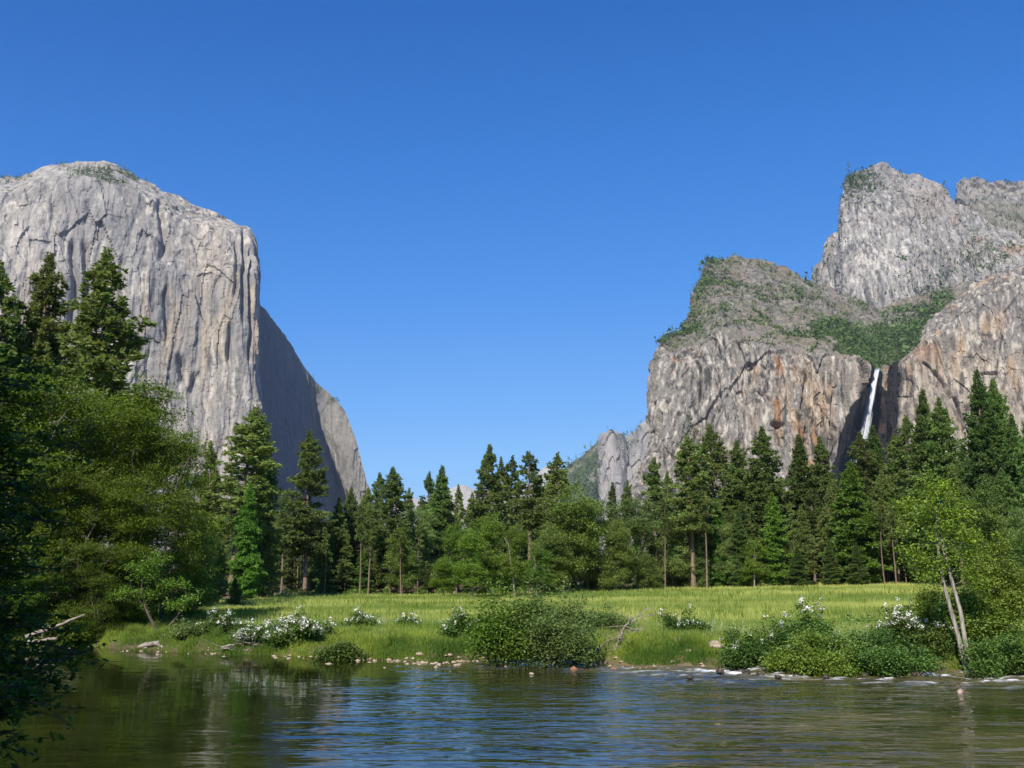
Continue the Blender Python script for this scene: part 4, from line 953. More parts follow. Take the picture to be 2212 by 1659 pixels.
# (u of tip, v of tip, distance, prototype, label, width)
TREES = [
 (12, 562, 106, 'pine_b', 'tall dark pine cut by the left border of the picture above the broadleaf trees', 1.0),
 (102, 543, 110, 'pine_a', 'tall dense pine in front of the monolith, second from the left border', 0.95),
 (243, 533, 100, 'pine_b', 'tall pine with pale bare trunk rising in front of the middle of the monolith', 1.15),
 (455, 950, 150, 'thin_a', 'thin pale pine showing just left of the tall leaning-trunk pine', 1.0),
 (517, 872, 150, 'bare_b', 'tall pine with a long pale leaning trunk below the prow of the monolith', 1.25),
 (576, 938, 158, 'fir_c', 'dark narrow fir just right of the pine with the leaning trunk', 0.72),
 (541, 1040, 140, 'young_b', 'lit yellow-green conifer half hidden at the foot of the leaning pine', 0.75),
 (617, 1062, 172, 'bare_a', 'short pine with a thin curved bare trunk left of the tall shaggy pine', 1.0),
 (671, 928, 176, 'pine_c', 'tall shaggy pine standing alone in front of the shaded rock wall', 1.05),
 (735, 1072, 182, 'fir_c', 'dark conifer in shade just right of the tall shaggy pine', 1.0),
 (760, 1050, 190, 'fir_b', 'second dark shaded conifer beneath the sunlit buttress', 0.8),
 (795, 1052, 205, 'pine_a', 'sunlit conifer at the foot of the sunlit buttress', 1.1),
 (822, 1020, 190, 'pine_c', 'left one of the paired pines right of the monolith foot', 1.0),
 (847, 1006, 180, 'bare_b', 'right one of the paired pines, with a straight sunlit trunk, right of the monolith foot', 1.15),
 (885, 1052, 260, 'thin_b', 'small thin far pine against the sky in the low gap of the treeline', 1.0),
 (927, 1018, 215, 'pine_c', 'pine with a narrow tip left of the broad spire before the far pale ridge', 0.9),
 (953, 1004, 200, 'fir_c', 'broad green spire just left of the far pale ridge', 1.1),
 (990, 1045, 215, 'thin_a', 'thin pine directly in front of the far pale ridge', 1.0),
 (1022, 1062, 205, 'pine_b', 'short pine right of the far pale ridge', 0.8),
 (1056, 957, 188, 'pine_a', 'tallest pine of the middle of the treeline, with a pointed tip against the sky', 0.9),
 (1082, 985, 200, 'thin_a', 'slender pine immediately right of the tallest middle pine', 0.9),
 (1104, 982, 210, 'thin_b', 'second slender pine right of the tallest middle pine', 1.1),
 (1142, 972, 176, 'bare_a', 'pine with a tall bare trunk and domed head in the middle of the treeline', 1.15),
 (1200, 976, 215, 'thin_b', 'ragged pine tip left of the distant forested flank', 1.3),
 (1322, 1040, 230, 'thin_a', 'small dark pine in front of the distant pale cliff', 1.2),
 (1356, 1035, 230, 'thin_b', 'thin pine at the right edge of the distant pale cliff', 1.0),
 (1412, 985, 205, 'thin_b', 'sparse half-bare pine against the foot of the brown buttress', 1.2),
 (1440, 1015, 215, 'pine_c', 'thin pine between the half-bare pine and the red-trunked pine', 0.8),
 (1488, 938, 180, 'bare_b', 'tall pine with a thick reddish trunk standing out from the treeline', 1.2),
 (1537, 915, 205, 'pine_b', 'brownish tall pine right of the red-trunked pine', 1.1),
 (1588, 950, 200, 'pine_a', 'dense pine left of the cave in the buttress wall', 1.1),
 (1648, 918, 195, 'pine_a', 'tall broad pine right below the cave in the buttress wall', 1.15),
 (1727, 935, 195, 'fir_c', 'pointed conifer left of the twin in front of the tan wall', 1.0),
 (1770, 940, 205, 'pine_a', 'pointed conifer right of its twin in front of the tan wall', 1.0),
 (1838, 996, 178, 'young_a', 'broad bright green conifer below the foot of the waterfall', 0.9),
 (1668, 1062, 178, 'young_b', 'bright yellow-green conifer left of the broad bright one', 0.95),
 (1800, 1035, 195, 'pine_c', 'shaded pine between the bright conifer and the twin pointed ones', 1.0),
 (1880, 918, 205, 'fir_a', 'dark fir covering the foot of the waterfall', 1.15),
 (1858, 930, 198, 'pine_a', 'dark pine overlapping the left side of the foot of the waterfall', 1.0),
 (1935, 935, 200, 'pine_a', 'dark pine just right of the foot of the waterfall', 1.1),
 (1990, 838, 170, 'fir_c', 'sharp narrow dark tip in front of the wall right of the waterfall', 1.0),
 (2026, 855, 165, 'fir_b', 'broad dark fir left of the tallest right-hand fir', 0.8),
 (2108, 795, 150, 'fir_a', 'tallest broad dark fir on the right, behind the alder', 0.85),
 (2146, 815, 155, 'fir_b', 'dark fir leaning against the right side of the tallest broad fir', 0.8),
 (2185, 890, 145, 'fir_c', 'dark fir near the right border below the tan wall', 0.9),
 (2222, 880, 140, 'fir_a', 'dark fir cut by the right border of the picture', 0.8),
 (1962, 895, 185, 'pine_b', 'pine with a bare lower trunk behind the narrow dark tip', 1.1),
 (1905, 1010, 185, 'pine_a', 'shaded pine right of the broad bright conifer', 1.0),
 (1730, 1090, 178, 'pine_a', 'low pine in front of the twin pointed conifers', 1.1),
 (1600, 1085, 180, 'pine_c', 'low sunlit pine left of the bright yellow-green conifer', 1.2),
 (1545, 1075, 182, 'young_b', 'small fresh green conifer right of the thick reddish trunk', 0.9),
 (1720, 1180, 172, 'fir_c', 'young dark conifer on the meadow edge left of two low ones', 1.6),
 (1790, 1165, 174, 'fir_c', 'young dark conifer on the meadow edge in the middle of the low row', 1.5),
 (1850, 1170, 174, 'fir_a', 'low spreading conifer at the meadow edge under the bright broad conifer', 1.3),
 (510, 1245, 118, 'fir_a', 'small dark sapling fir standing out on the left edge of the meadow', 1.5),
 (470, 1150, 128, 'fir_b', 'dark bushy conifer in shade at the left end of the meadow', 1.1),
 (1985, 1110, 176, 'bare_a', 'pine with bare lower trunk at the right end of the meadow edge', 1.1),
 (2060, 1000, 150, 'pine_b', 'pine hidden behind the crown of the alder', 1.0),
 (2160, 1010, 128, 'fir_b', 'spreading dark conifer behind the right-hand shrubs', 1.0),
]
for t in TREES:
    conif(t[0], t[1], t[2], t[3], t[4], wide=t[5], lean=(0.07 if 'leaning trunk' in t[4] and 'tall pine' in t[4] else 0.0))
# slender poles in the shade
pr_ = random.Random(5)
for i, u in enumerate((592, 606, 640, 648, 656, 664, 690, 705, 782, 800, 868, 905, 1160, 1410, 1432, 1520, 1708, 1880, 1900, 1925, 1948)):
    conif(u, 1085 + pr_.uniform(-10, 70) - (40 if u > 1500 else 0), pr_.uniform(172, 182), pr_.choice(['pole_a', 'pole_b']), 'slender bare-trunked pole pine in the shade at the foot of the treeline', 'slender poles along the foot of the treeline')
# the crowded rows behind
fr = random.Random(12)
def back_row(n, u0, u1, dmin, dmax, vlo, vhi, keys, lab):
    for i in range(n):
        u = u0 + (u1 - u0) * (i + fr.random()) / n
        base = np.interp(u, [430, 560, 700, 800, 900, 1000, 1150, 1300, 1400, 1500, 1650, 1800, 1950, 2212], [990, 1060, 1100, 1085, 1095, 1085, 1050, 1095, 1085, 1010, 1010, 1010, 950, 900])
        conif(u, base + fr.uniform(vlo, vhi), fr.uniform(dmin, dmax), fr.choice(keys), lab, 'conifers crowded behind the meadow edge', fr.uniform(0.9, 1.25))
back_row(56, 430, 2230, 196, 225, 15, 90, ['pine_a', 'pine_c', 'fir_c', 'thin_a', 'fir_b', 'bare_b'], 'conifer crowded in the shaded rows behind the trees of the meadow edge')
back_row(50, 430, 2230, 225, 280, 0, 60, ['pine_b', 'pine_c', 'fir_c', 'bare_b', 'fir_a'], 'conifer crowded in the shaded rows behind the trees of the meadow edge')
back_row(46, 430, 2230, 183, 200, 70, 150, ['pine_a', 'fir_c', 'bare_a', 'thin_a', 'fir_b'], 'conifer crowded in the shaded rows behind the trees of the meadow edge')

back_row(28, 560, 2080, 177, 190, 40, 125, ['young_b', 'pine_a', 'young_a', 'pine_c', 'fir_c'], 'conifer of middling height filling the front of the treeline')

# ---------------------------------------------------------------- broadleaf prototypes
BL = {}
def lobes(rng, H, R, n, z0=0.25):
    es = [(0, 0, H * 0.62, R * 0.62, R * 0.62, H * 0.36)]
    for i in range(n):
        a = rng.uniform(0, 6.28); zz = rng.uniform(z0, 0.86); rr = R * 0.62 * math.sin(math.pi * min(0.95, 0.28 + 0.7 * zz)) ** 0.6
        s = rng.uniform(0.30, 0.48) * R
        es.append((math.cos(a) * rr, math.sin(a) * rr, H * zz, s * 1.15, s * 1.15, s * 0.72))
    return es
def add_bl(key, seed, H, R, nl, ncl, nleaf, lsize, crad, leafm, barkm, rbase, z0=0.25, stems=1, flat=0.42, asp=0.55):
    rng = random.Random(seed)
    trs = []
    for k in range(stems):
        a = rng.uniform(0, 6.28); sp = 0.0 if stems == 1 else 0.16 * H
        trs.append([(math.cos(a) * (sp * t * t + (0.25 if stems > 1 else 0) * (1 if t == 0 else 1)) + rng.uniform(-.15, .15) * t * 3, math.sin(a) * (sp * t * t + (0.25 if stems > 1 else 0)) + rng.uniform(-.15, .15) * t * 3, H * 0.72 * t - 0.2 * (t == 0)) for t in np.linspace(0, 1, 9)])
    BL[key] = (broadleaf(seed, trs, lobes(rng, H, R, nl, z0), ncl, nleaf, lsize, crad, leafm, barkm, rbase, flat=flat, asp=asp)[:2], H)
add_bl('alder_a', 31, 20, 5.2, 24, 640, 70, 0.20, 0.46, 'alder', 'greybark', 0.20, 0.10, 2)
add_bl('alder_b', 32, 20, 5.6, 26, 680, 70, 0.20, 0.46, 'alder', 'greybark', 0.20, 0.08, 3)
add_bl('alder_c', 33, 20, 4.6, 22, 600, 70, 0.20, 0.44, 'alder', 'greybark', 0.20, 0.14, 1)
add_bl('cotton_a', 34, 20, 5.0, 20, 600, 46, 0.34, 0.55, 'mid', 'alderbark', 0.28, 0.12, 2)
add_bl('oak_a', 35, 20, 6.0, 20, 620, 46, 0.34, 0.6, 'oak', 'greybark', 0.22, 0.12, 2)
add_bl('oak_b', 36, 20, 6.5, 20, 620, 46, 0.34, 0.6, 'willow', 'greybark', 0.22, 0.10, 2)
protoB = {}
def leafy(name, cat, u, vtop, D, key, label, group, wide=1.0, rz=None, lean=0.0):
    (tm, cm), H = BL[key]
    top = P(u, vtop, D); x, y = float(top[0]), float(top[1]); z = gz1(x, y); s = (float(top[2]) - z) / (H * 1.0)
    if key not in protoB:
        o = plant(name, (x, y, z), tm, cm, label, cat, group); protoB[key] = o
    else:
        o = copy_tree(protoB[key]); o.name = name; tag(o, label, cat, group)
    o.location = (x, y, z - 0.1); o.rotation_euler = (0, lean, trng.uniform(0, 6.28) if rz is None else rz)
    o.scale = (s * wide, s * wide, s)
    return o
G1 = 'broadleaf trees massed on the left bank'
for a in [
 (10, 735, 74, 'alder_a', 'tall leafy tree cut by the left border on the left bank', 1.0),
 (105, 752, 70, 'alder_b', 'leafy tree under the second tall pine on the left bank', 0.9),
 (185, 800, 78, 'alder_c', 'leafy tree in the dip between two tall pines on the left bank', 1.1),
 (255, 830, 74, 'alder_a', 'leafy tree below the pale-trunked pine on the left bank', 0.95),
 (325, 762, 84, 'alder_c', 'leafy tree with the highest rounded top beside the monolith foot', 1.05),
 (372, 880, 76, 'alder_b', 'leafy tree forming the right shoulder of the left bank mass', 0.85),
 (410, 985, 86, 'alder_a', 'lower leafy tree at the right end of the left bank mass', 0.75),
 (300, 985, 69, 'alder_c', 'leafy tree standing forward at the water in the middle of the left bank mass', 1.15),
 (165, 985, 68, 'alder_a', 'leafy tree standing forward above the fallen log on the left bank', 0.95),
 (45, 970, 67, 'alder_b', 'leafy tree standing forward near the left border', 0.85),
 (438, 1100, 98, 'oak_a', 'round dark leafy tree at the left end of the meadow', 0.6),
 (225, 1150, 67, 'alder_b', 'low leafy tree just above the left waterline', 1.1),
 (110, 1160, 67, 'alder_c', 'low leafy tree above the log end on the left bank', 1.5),
 (395, 1180, 84, 'alder_b', 'low leafy tree behind the leaning streamside tree', 1.2),
]: leafy('broadleaf_tree', 'broadleaf tree', a[0], a[1], a[2], a[3], a[4], G1, a[5])
G2 = 'broadleaf trees among the conifers'
for a in [
 (1228, 1030, 172, 'oak_a', 'broad leafy tree left of the distant forested flank in the treeline', 1.1),
 (1268, 1065, 176, 'oak_b', 'pale leafy tree below the distant forested flank', 1.0),
 (1370, 1062, 180, 'oak_b', 'greyish leafy tree below the distant pale cliff', 1.1),
 (1330, 1110, 172, 'oak_a', 'dark rounded leafy tree at the meadow edge below the distant cliff', 0.8),
 (1185, 1120, 165, 'oak_a', 'dark leafy tree right of the domed bare-trunk pine', 1.0),
 (985, 1110, 168, 'cotton_a', 'yellow-green leafy tree at the meadow edge below the far pale ridge', 0.9),
 (905, 1085, 190, 'oak_b', 'dull green leafy tree in the low gap of the treeline', 0.9),
 (870, 1130, 178, 'oak_a', 'dark leafy tree right of the paired pines', 0.9),
 (960, 1195, 160, 'cotton_a', 'low spreading leafy tree on the meadow edge left of the willow clump', 1.3),
 (1450, 1100, 182, 'oak_b', 'grey-green leafy tree left of the thick reddish trunk', 0.9),
 (1625, 1150, 176, 'cotton_a', 'yellowish low leafy tree on the right meadow edge', 1.0),
 (1575, 1120, 180, 'oak_b', 'pale leafy tree right of the small fresh conifer', 0.8),
 (520, 1200, 140, 'cotton_a', 'yellowish bush tree in the shade at the foot of the leaning pine', 1.0),
 (2130, 1030, 118, 'oak_a', 'dark round leafy tree behind the alder on the right', 0.9),
 (2215, 1080, 100, 'oak_b', 'leafy tree at the right border behind the shrubs', 0.8),
 (1400, 1190, 176, 'oak_a', 'low dark leafy tree at the meadow edge under the half-bare pine', 1.1),
 (700, 1130, 186, 'oak_a', 'dark shaded leafy tree right of the trunk of the shaggy pine', 1.0),
]: leafy('broadleaf_tree', 'broadleaf tree', a[0], a[1], a[2], a[3], a[4], G2, a[5])
for u, vt, D, sc, lab in ((1062, 1085, 158, 0.75, 'yellow-green young tree behind the left half of the willow clump'), (1022, 1118, 152, 0.9, 'low yellow-green young tree left of the taller one behind the willow clump'), (1112, 1110, 156, 0.75, 'yellow-green young tree behind the middle of the willow clump'), (1160, 1165, 150, 1.1, 'lowest yellow-green young tree behind the right half of the willow clump')):
    leafy('young_tree', 'young tree', u, vt, D, 'cotton_a', lab, 'young trees behind the willow clump', sc)

# ---------------------------------------------------------------- bank trees
def tree_at(name, cat, label, u, vbase, seed, trunks, ells, **kw):
    """stands where (u, vbase) meets the ground; trunks and crown in metres from there"""
    x, y = on_plane(u, vbase, 0.35); z = gz1(x, y)
    tm, cm, tips = broadleaf(seed, trunks, ells, **kw)
    return plant(name, (x, y, z - 0.08), tm, cm, label, cat), tips
# alder with two pale leaning trunks on the right bank (about 42 px per metre)
tr1 = [(0, 0, -0.2), (-0.15, 0, 0.8), (-0.32, 0, 1.8), (-0.55, 0.05, 3.0), (-0.78, 0.1, 4.2), (-0.9, 0.1, 5.4), (-0.95, 0.1, 6.6), (-0.9, 0.1, 7.8)]
tr2 = [(0.15, 0.1, -0.2), (0.12, 0.1, 0.8), (0.02, 0.15, 1.8), (-0.05, 0.2, 3.0), (-0.3, 0.2, 4.2), (-0.55, 0.2, 5.4), (-0.75, 0.2, 7.0), (-0.6, 0.2, 8.6)]
tree_at('alder_tree', 'alder', 'yellow-green alder with two pale leaning trunks on the right bank', 2090, 1436, 61, [tr1, tr2],
        [(-0.8, 0, 8.7, 1.0, 1.0, 0.8), (-1.5, 0, 7.7, 0.9, 0.9, 0.7), (0.0, 0.2, 7.6, 1.0, 1.0, 0.7), (-0.8, 0.2, 6.6, 1.2, 1.2, 0.8), (-2.3, 0, 7.0, 0.6, 0.6, 0.4), (-2.2, 0, 5.5, 0.7, 0.7, 0.5), (0.6, 0, 5.6, 0.9, 0.9, 0.6), (0.8, .3, 4.5, 0.7, 0.7, 0.5), (0.5, -.3, 6.5, 0.8, 0.8, .6), (-1.7, 0, 4.6, .6, .7, .4), (-0.9, .2, 5.2, .6, .6, .5), (-2.6, 0, 8.0, .35, .35, .25)],
        ncl=235, nleaf=32, lsize=0.14, crad=0.24, leafm='alderleaf', barkm='alderbark', rbase=0.18, rtip=0.005)
# bent streamside tree on the left bank
tree_at('streamside_tree', 'small tree', 'small bent tree with a dark trunk leaning left over the left bank', 350, 1385, 62,
        [[(0, 0, -0.2), (-0.5, 0, 0.6), (-0.9, 0, 1.3), (-1.25, 0, 2.0), (-1.5, 0, 2.9), (-1.5, 0, 3.9)], [(0.1, .1, -.1), (.3, .1, .6), (.7, .1, 1.1), (1.1, .1, 1.7)]],
        [(-1.4, 0, 3.9, 1.3, 1.2, .7), (-0.5, 0, 4.8, 1.1, 1.0, .35), (0.3, 0, 3.3, 1.2, 1.0, .35), (-2.6, 0, 2.7, 1.0, 1.0, .45), (0.9, 0, 2.0, 1.0, .9, .35), (-0.9, .2, 2.7, 1.0, 1, .35), (1.7, 0, 2.4, .7, .6, .25), (-2.0, 0, 4.4, .8, .8, .3), (2.2, 0, 2.9, .4, .4, .15)],
        ncl=200, nleaf=26, lsize=0.14, crad=0.22, leafm='mid', barkm='darkbark', rbase=0.17, rtip=0.008)

# ---------------------------------------------------------------- bushes
def bush(name, cat, label, u, vbase, w, h, seed, leafm='shrub', ncl=170, nleaf=44, lsize=0.12, crad=0.2, flowers=0, depth=0.7, group=None, asp=0.55, lob=9, fl_low=0.45, z0=None, back=0.0):
    """w, h in metres"""
    x, y = on_plane(u, vbase, 0.3); y += back; z = gz1(x, y)
    h *= 1.06; w *= 1.22; ncl = int(ncl * 1.45)
    rng = random.Random(seed)
    es = [(0, 0, h * 0.40, w * 0.30, w * 0.30 * depth, h * 0.36)]
    for i in range(lob):
        a = rng.uniform(-1, 1); b = rng.uniform(-1, 1); s = rng.uniform(0.22, 0.36)
        hh = h * (0.36 + 0.36 * (1 - abs(a)) * rng.uniform(0.6, 1))
        es.append((a * w * 0.44, b * w * 0.36 * depth, hh * rng.uniform(0.55, 1.1), w * s * 0.62, w * s * depth * 0.62, h * rng.uniform(0.16, 0.28)))
    for i in range(lob):
        a = rng.uniform(-1, 1); es.append((a * w * 0.42, rng.uniform(-.3, .3) * w * depth, h * (0.62 + 0.5 * rng.random()) * (1 - 0.35 * abs(a)), w * 0.05, w * 0.05, h * 0.18))
    trs = []
    for k in range(6):
        a = rng.uniform(0, 6.28); q = w * 0.22
        trs.append([(math.cos(a) * q * t + rng.uniform(-.05, .05), math.sin(a) * q * depth * t, h * 0.55 * t - 0.1 * (t == 0)) for t in np.linspace(0, 1, 4)])
    tm, cm, tips = broadleaf(seed, trs, es, ncl, nleaf, lsize, crad, leafm, 'darkbark', 0.07, 0.004, shell=0.45, flat=0.6, asp=asp, step=0.4)
    o = plant(name, (x, y, z - 0.05), tm, cm, label, cat, group, tn='stems', cn='foliage')
    if flowers:
        nr = np.random.default_rng(seed)
        tp = tips[tips[:, 2] > h * fl_low]
        sel = tp[nr.choice(len(tp), min(flowers, len(tp)), replace=False)]
        outw = sel - np.array([0, 0, h * 0.4]); outw /= np.linalg.norm(outw, axis=1, keepdims=True)
        c = sel + outw * crad * 1.5 + np.array([0, -0.08, 0.06])
        k = 14
        cc = np.repeat(c, k, 0) + nr.standard_normal((len(c) * k, 3)) * 0.055
        mb = MB(); leaves(mb, cc, None, 0.085, nr, 0, nr.random(len(cc)), asp=0.8)
        link('blossoms', mb.build('blossoms', [M['flower']]), o)
    return o
GF = 'flowering bushes along the far bank'
bush('flowering_bush', 'flowering bush', 'white-flowered bush at the left end of the flowering row', 482, 1392, 2.2, 1.35, 71, flowers=40, group=GF)
bush('flowering_bush', 'flowering bush', 'low bush with the thickest white blossom, beside the dead branches on the left bank', 560, 1400, 2.0, 1.05, 72, flowers=110, group=GF, fl_low=0.2)
bush('flowering_bush', 'flowering bush', 'wide bush covered in white blossom in the middle of the left flowering row', 650, 1402, 3.2, 1.45, 73, ncl=240, flowers=190, group=GF, fl_low=0.3)
bush('green_bush', 'bush', 'bright green bush without blossom at the right end of the left flowering row', 735, 1412, 1.9, 1.0, 74, group=GF)
bush('flowering_bush', 'flowering bush', 'small white-flowered bush set back behind the bright green bush', 778, 1382, 2.1, 1.05, 75, flowers=44, group=GF)
bush('flowering_bush', 'flowering bush', 'little pale-flowered bush alone in the grass left of the willow clump', 882, 1376, 1.0, 0.75, 76, ncl=80, flowers=24, group=GF)
bush('flowering_bush', 'flowering bush', 'white-flowered bush tucked against the left side of the willow clump', 995, 1404, 1.5, 1.5, 77, flowers=34, group=GF)
bush('flowering_bush', 'flowering bush', 'dark bush with few white flowers alone in the grass right of the dead branch', 1474, 1400, 2.0, 1.5, 78, flowers=16, group=GF)
bush('willow_bush', 'willow', 'dark green bush forming the left half of the willow clump', 1080, 1426, 3.3, 3.7, 81, leafm='mid', ncl=260, nleaf=40, lsize=0.15, crad=0.30, depth=0.8, lob=13)
bush('willow_bush', 'willow', 'tall grey-green willow forming the right half of the clump on the bank', 1188, 1427, 3.7, 4.3, 82, leafm='willow', ncl=330, nleaf=42, lsize=0.17, crad=0.30, depth=0.8, asp=0.35, lob=14)
bush('willow_bush', 'willow', 'low grey-green bush spreading right from the foot of the willow', 1310, 1404, 2.6, 1.9, 83, leafm='willow', ncl=170, asp=0.4, back=1.5)
GR = 'bushes massed on the right bank'
bush('flowering_bush', 'flowering bush', 'dark green flowering bush at the left end of the right bank mass', 1640, 1432, 2.8, 2.2, 84, ncl=230, flowers=22, group=GR)
bush('flowering_bush', 'flowering bush', 'bush topped with white blossom behind the left part of the right bank mass', 1735, 1426, 3.0, 2.3, 85, ncl=230, flowers=90, group=GR, fl_low=0.7)
bush('green_bush', 'bush', 'yellow-green bush hanging over the water in the middle of the right bank mass', 1755, 1444, 3.2, 1.9, 86, leafm='bright', ncl=260, group=GR)
bush('green_bush', 'bush', 'tall olive green bush at the centre of the right bank mass', 1850, 1440, 3.2, 2.5, 87, leafm='willow', ncl=250, group=GR)
bush('green_bush', 'bush', 'fresh green bush low over the rapids, right part of the bank mass', 1925, 1446, 3.0, 1.9, 88, leafm='shrub', ncl=250, group=GR)
bush('flowering_bush', 'flowering bush', 'bush with loose white blossom left of the alder trunks', 1965, 1430, 3.0, 2.2, 89, ncl=230, flowers=80, group=GR, fl_low=0.55)
bush('sapling', 'sapling', 'thin wispy sapling rising left of the alder trunks', 2012, 1410, 1.5, 4.6, 90, leafm='alder', ncl=90, nleaf=20, lob=4, group=GR)
GE = 'shrubs at the right end of the far bank'
bush('green_bush', 'bush', 'tall yellow-green shrub right of the alder trunks', 2140, 1432, 3.0, 3.6, 91, leafm='bright', ncl=300, nleaf=40, lsize=0.14, crad=0.25, group=GE, back=1.2)
bush('green_bush', 'bush', 'tall yellow-green shrub cut by the right border of the picture', 2215, 1428, 3.2, 5.0, 92, leafm='bright', ncl=330, nleaf=40, lsize=0.14, crad=0.25, group=GE, back=1.5)
bush('green_bush', 'bush', 'darker shrub low at the water near the right border', 2180, 1446, 3.2, 2.2, 93, leafm='shrub', ncl=230, group=GE)
bush('green_bush', 'bush', 'shaded shrub filling the gap behind the alder trunks', 2060, 1420, 2.4, 2.3, 94, leafm='alder', ncl=170, group=GE, back=1.5)
bush('green_bush', 'bush', 'low bush at the foot of the bent streamside tree', 400, 1394, 1.8, 1.1, 95, leafm='willow', ncl=120)
bush('green_bush', 'bush', 'dark bush at the waterline on the far left bank', 150, 1385, 3.6, 2.2, 96, leafm='alder', ncl=230, lsize=0.16)
bush('green_bush', 'bush', 'dark bush overhanging the still water left of the grassy point', 235, 1384, 3.4, 2.6, 97, leafm='alder', ncl=230, lsize=0.16, back=2)

# ---------------------------------------------------------------- grass
def blades(name, x, y, h, w, tint, mat, label, rng, droop=0.35):
    n = len(x); z = gz(x, y)
    a = rng.uniform(0, 6.28, n); b = rng.uniform(0, 6.28, n); ln = h * droop * rng.random(n)
    base = np.stack([x, y, z - 0.03], 1)
    wv = np.stack([np.cos(a), np.sin(a) * 0.5, 0 * a], 1) * (w / 2)[:, None]
    mid = base + np.stack([np.cos(b) * ln * 0.3, np.sin(b) * ln * 0.3, h * 0.6], 1)
    tip = base + np.stack([np.cos(b) * ln, np.sin(b) * ln, h], 1)
    V = np.stack([base - wv, base + wv, mid + wv * 0.7, tip, mid - wv * 0.7], 1).reshape(-1, 3)
    k = np.arange(n)[:, None] * 5
    F = [k + np.array([[2, 3, 4]]), k + np.array([[0, 1, 2, 4]])]
    me = mesh(name, V, F, [mat], False, None, {'tint': np.concatenate([tint, tint])})
    return tag(link(name, me), label, 'grass', kind='stuff')
def build_grass():
    rng = np.random.default_rng(8)
    # the meadow, denser towards the river
    n = 330000
    y = 58 + (205 - 58) * rng.random(n) ** 1.6
    x = (rng.random(n) * 2300 - 40 - 1106) / 2212 * y
    ok = (y > bank_y(x) + 3.0) & (y < FOREST_Y(x) + 4); x, y = x[ok], y[ok]
    q = np.stack([x * 0.018, y * 0.075, 0 * x], 1)
    t = np.clip(0.15 + sstep(y, 60, 130) * 0.6 + fbm(q, 4, 5) * 1.9 + 0.25 * (rng.random(len(x)) - 0.5), 0, 1)
    h = (0.30 + 0.35 * rng.random(len(x))) * (0.8 + 0.4 * noise(q * 8, 6)); w = 0.018 + y * 0.00028
    blades('meadow_grass', x, y, h, w, t, M['grass'], 'tall yellow-green meadow grass between the river and the forest', rng)
    # rank green grass on the bank
    n = 230000
    x = rng.uniform(-36, 30, n); s = rng.random(n) ** 1.5 * 6.0 - 0.1
    y = bank_y(x) + s
    q = np.stack([x * 0.7, y * 0.7, 0 * x], 1); nn = noise(q, 12); tu = noise(q * 2.2, 13)
    ok = (nn + 0.8 * sstep(s, 0.3, 2.0) + 1.05 > rng.random(n) * 0.9); ok &= (s > 0.16 * (x > 4) * (0.6 + 0.8 * np.abs(noise(q * 1.5, 16)))); x, y, s, nn, tu = x[ok], y[ok], s[ok], nn[ok], tu[ok]
    h = (0.28 + 0.40 * rng.random(len(x))) * (1 + 0.55 * tu); h *= (0.60 + 0.40 * sstep(s, 0.2, 1.5)) * np.where(tu > 0.25, 1.2, 0.85) * 0.8
    t = np.clip(0.48 + 0.75 * fbm(q[ok] * 0.5, 3, 14) + 0.35 * sstep(s, 1, 4) - 0.12 + 0.4 * (rng.random(len(x)) - .5), 0, 1)
    blades('bank_grass', x, y, h, np.full(len(x), 0.034), t, M['bankgrass'], 'rank bright green grass overhanging the far river bank', rng, 0.7)
    m = 2600; k = 16
    y = 60 + 130 * rng.random(m) ** 1.4; x = (rng.random(m) * 2100 - 1066) / 2212 * y
    ok = (y > bank_y(x) + 3) & (y < FOREST_Y(x)) & (fbm(np.stack([x * 0.05, y * 0.12, 0 * x], 1), 3, 63) > 0.02); x, y = x[ok], y[ok]
    sc = rng.uniform(0.15, 0.6, len(x)); x = np.repeat(x, k) + rng.standard_normal(len(x) * k) * np.repeat(sc, k) * 1.6; y = np.repeat(y, k) + rng.standard_normal(len(y) * k) * np.repeat(sc, k)
    blades('sedge_tufts', x, y, 0.5 + 0.4 * rng.random(len(x)), 0.02 + y * 0.0003, 0.5 * rng.random(len(x)), M['bankgrass'], 'darker green sedge tufts scattered through the meadow', rng, 0.4)
    # pale seed heads and irises in loose drifts
    n = 4500
    x = rng.uniform(-30, 24, n); y = bank_y(x) + 3 + rng.random(n) ** 1.5 * 22
    ok = noise(np.stack([x * 0.22, y * 0.5, 0 * x], 1), 15) > 0.42; x, y = x[ok], y[ok]
    blades('pale_reeds', x, y, 0.4 + 0.35 * rng.random(len(x)), np.full(len(x), 0.035), rng.random(len(x)), M['reed'], 'pale grey-green reeds in drifts through the meadow near the bank', rng, 0.2)
build_grass()

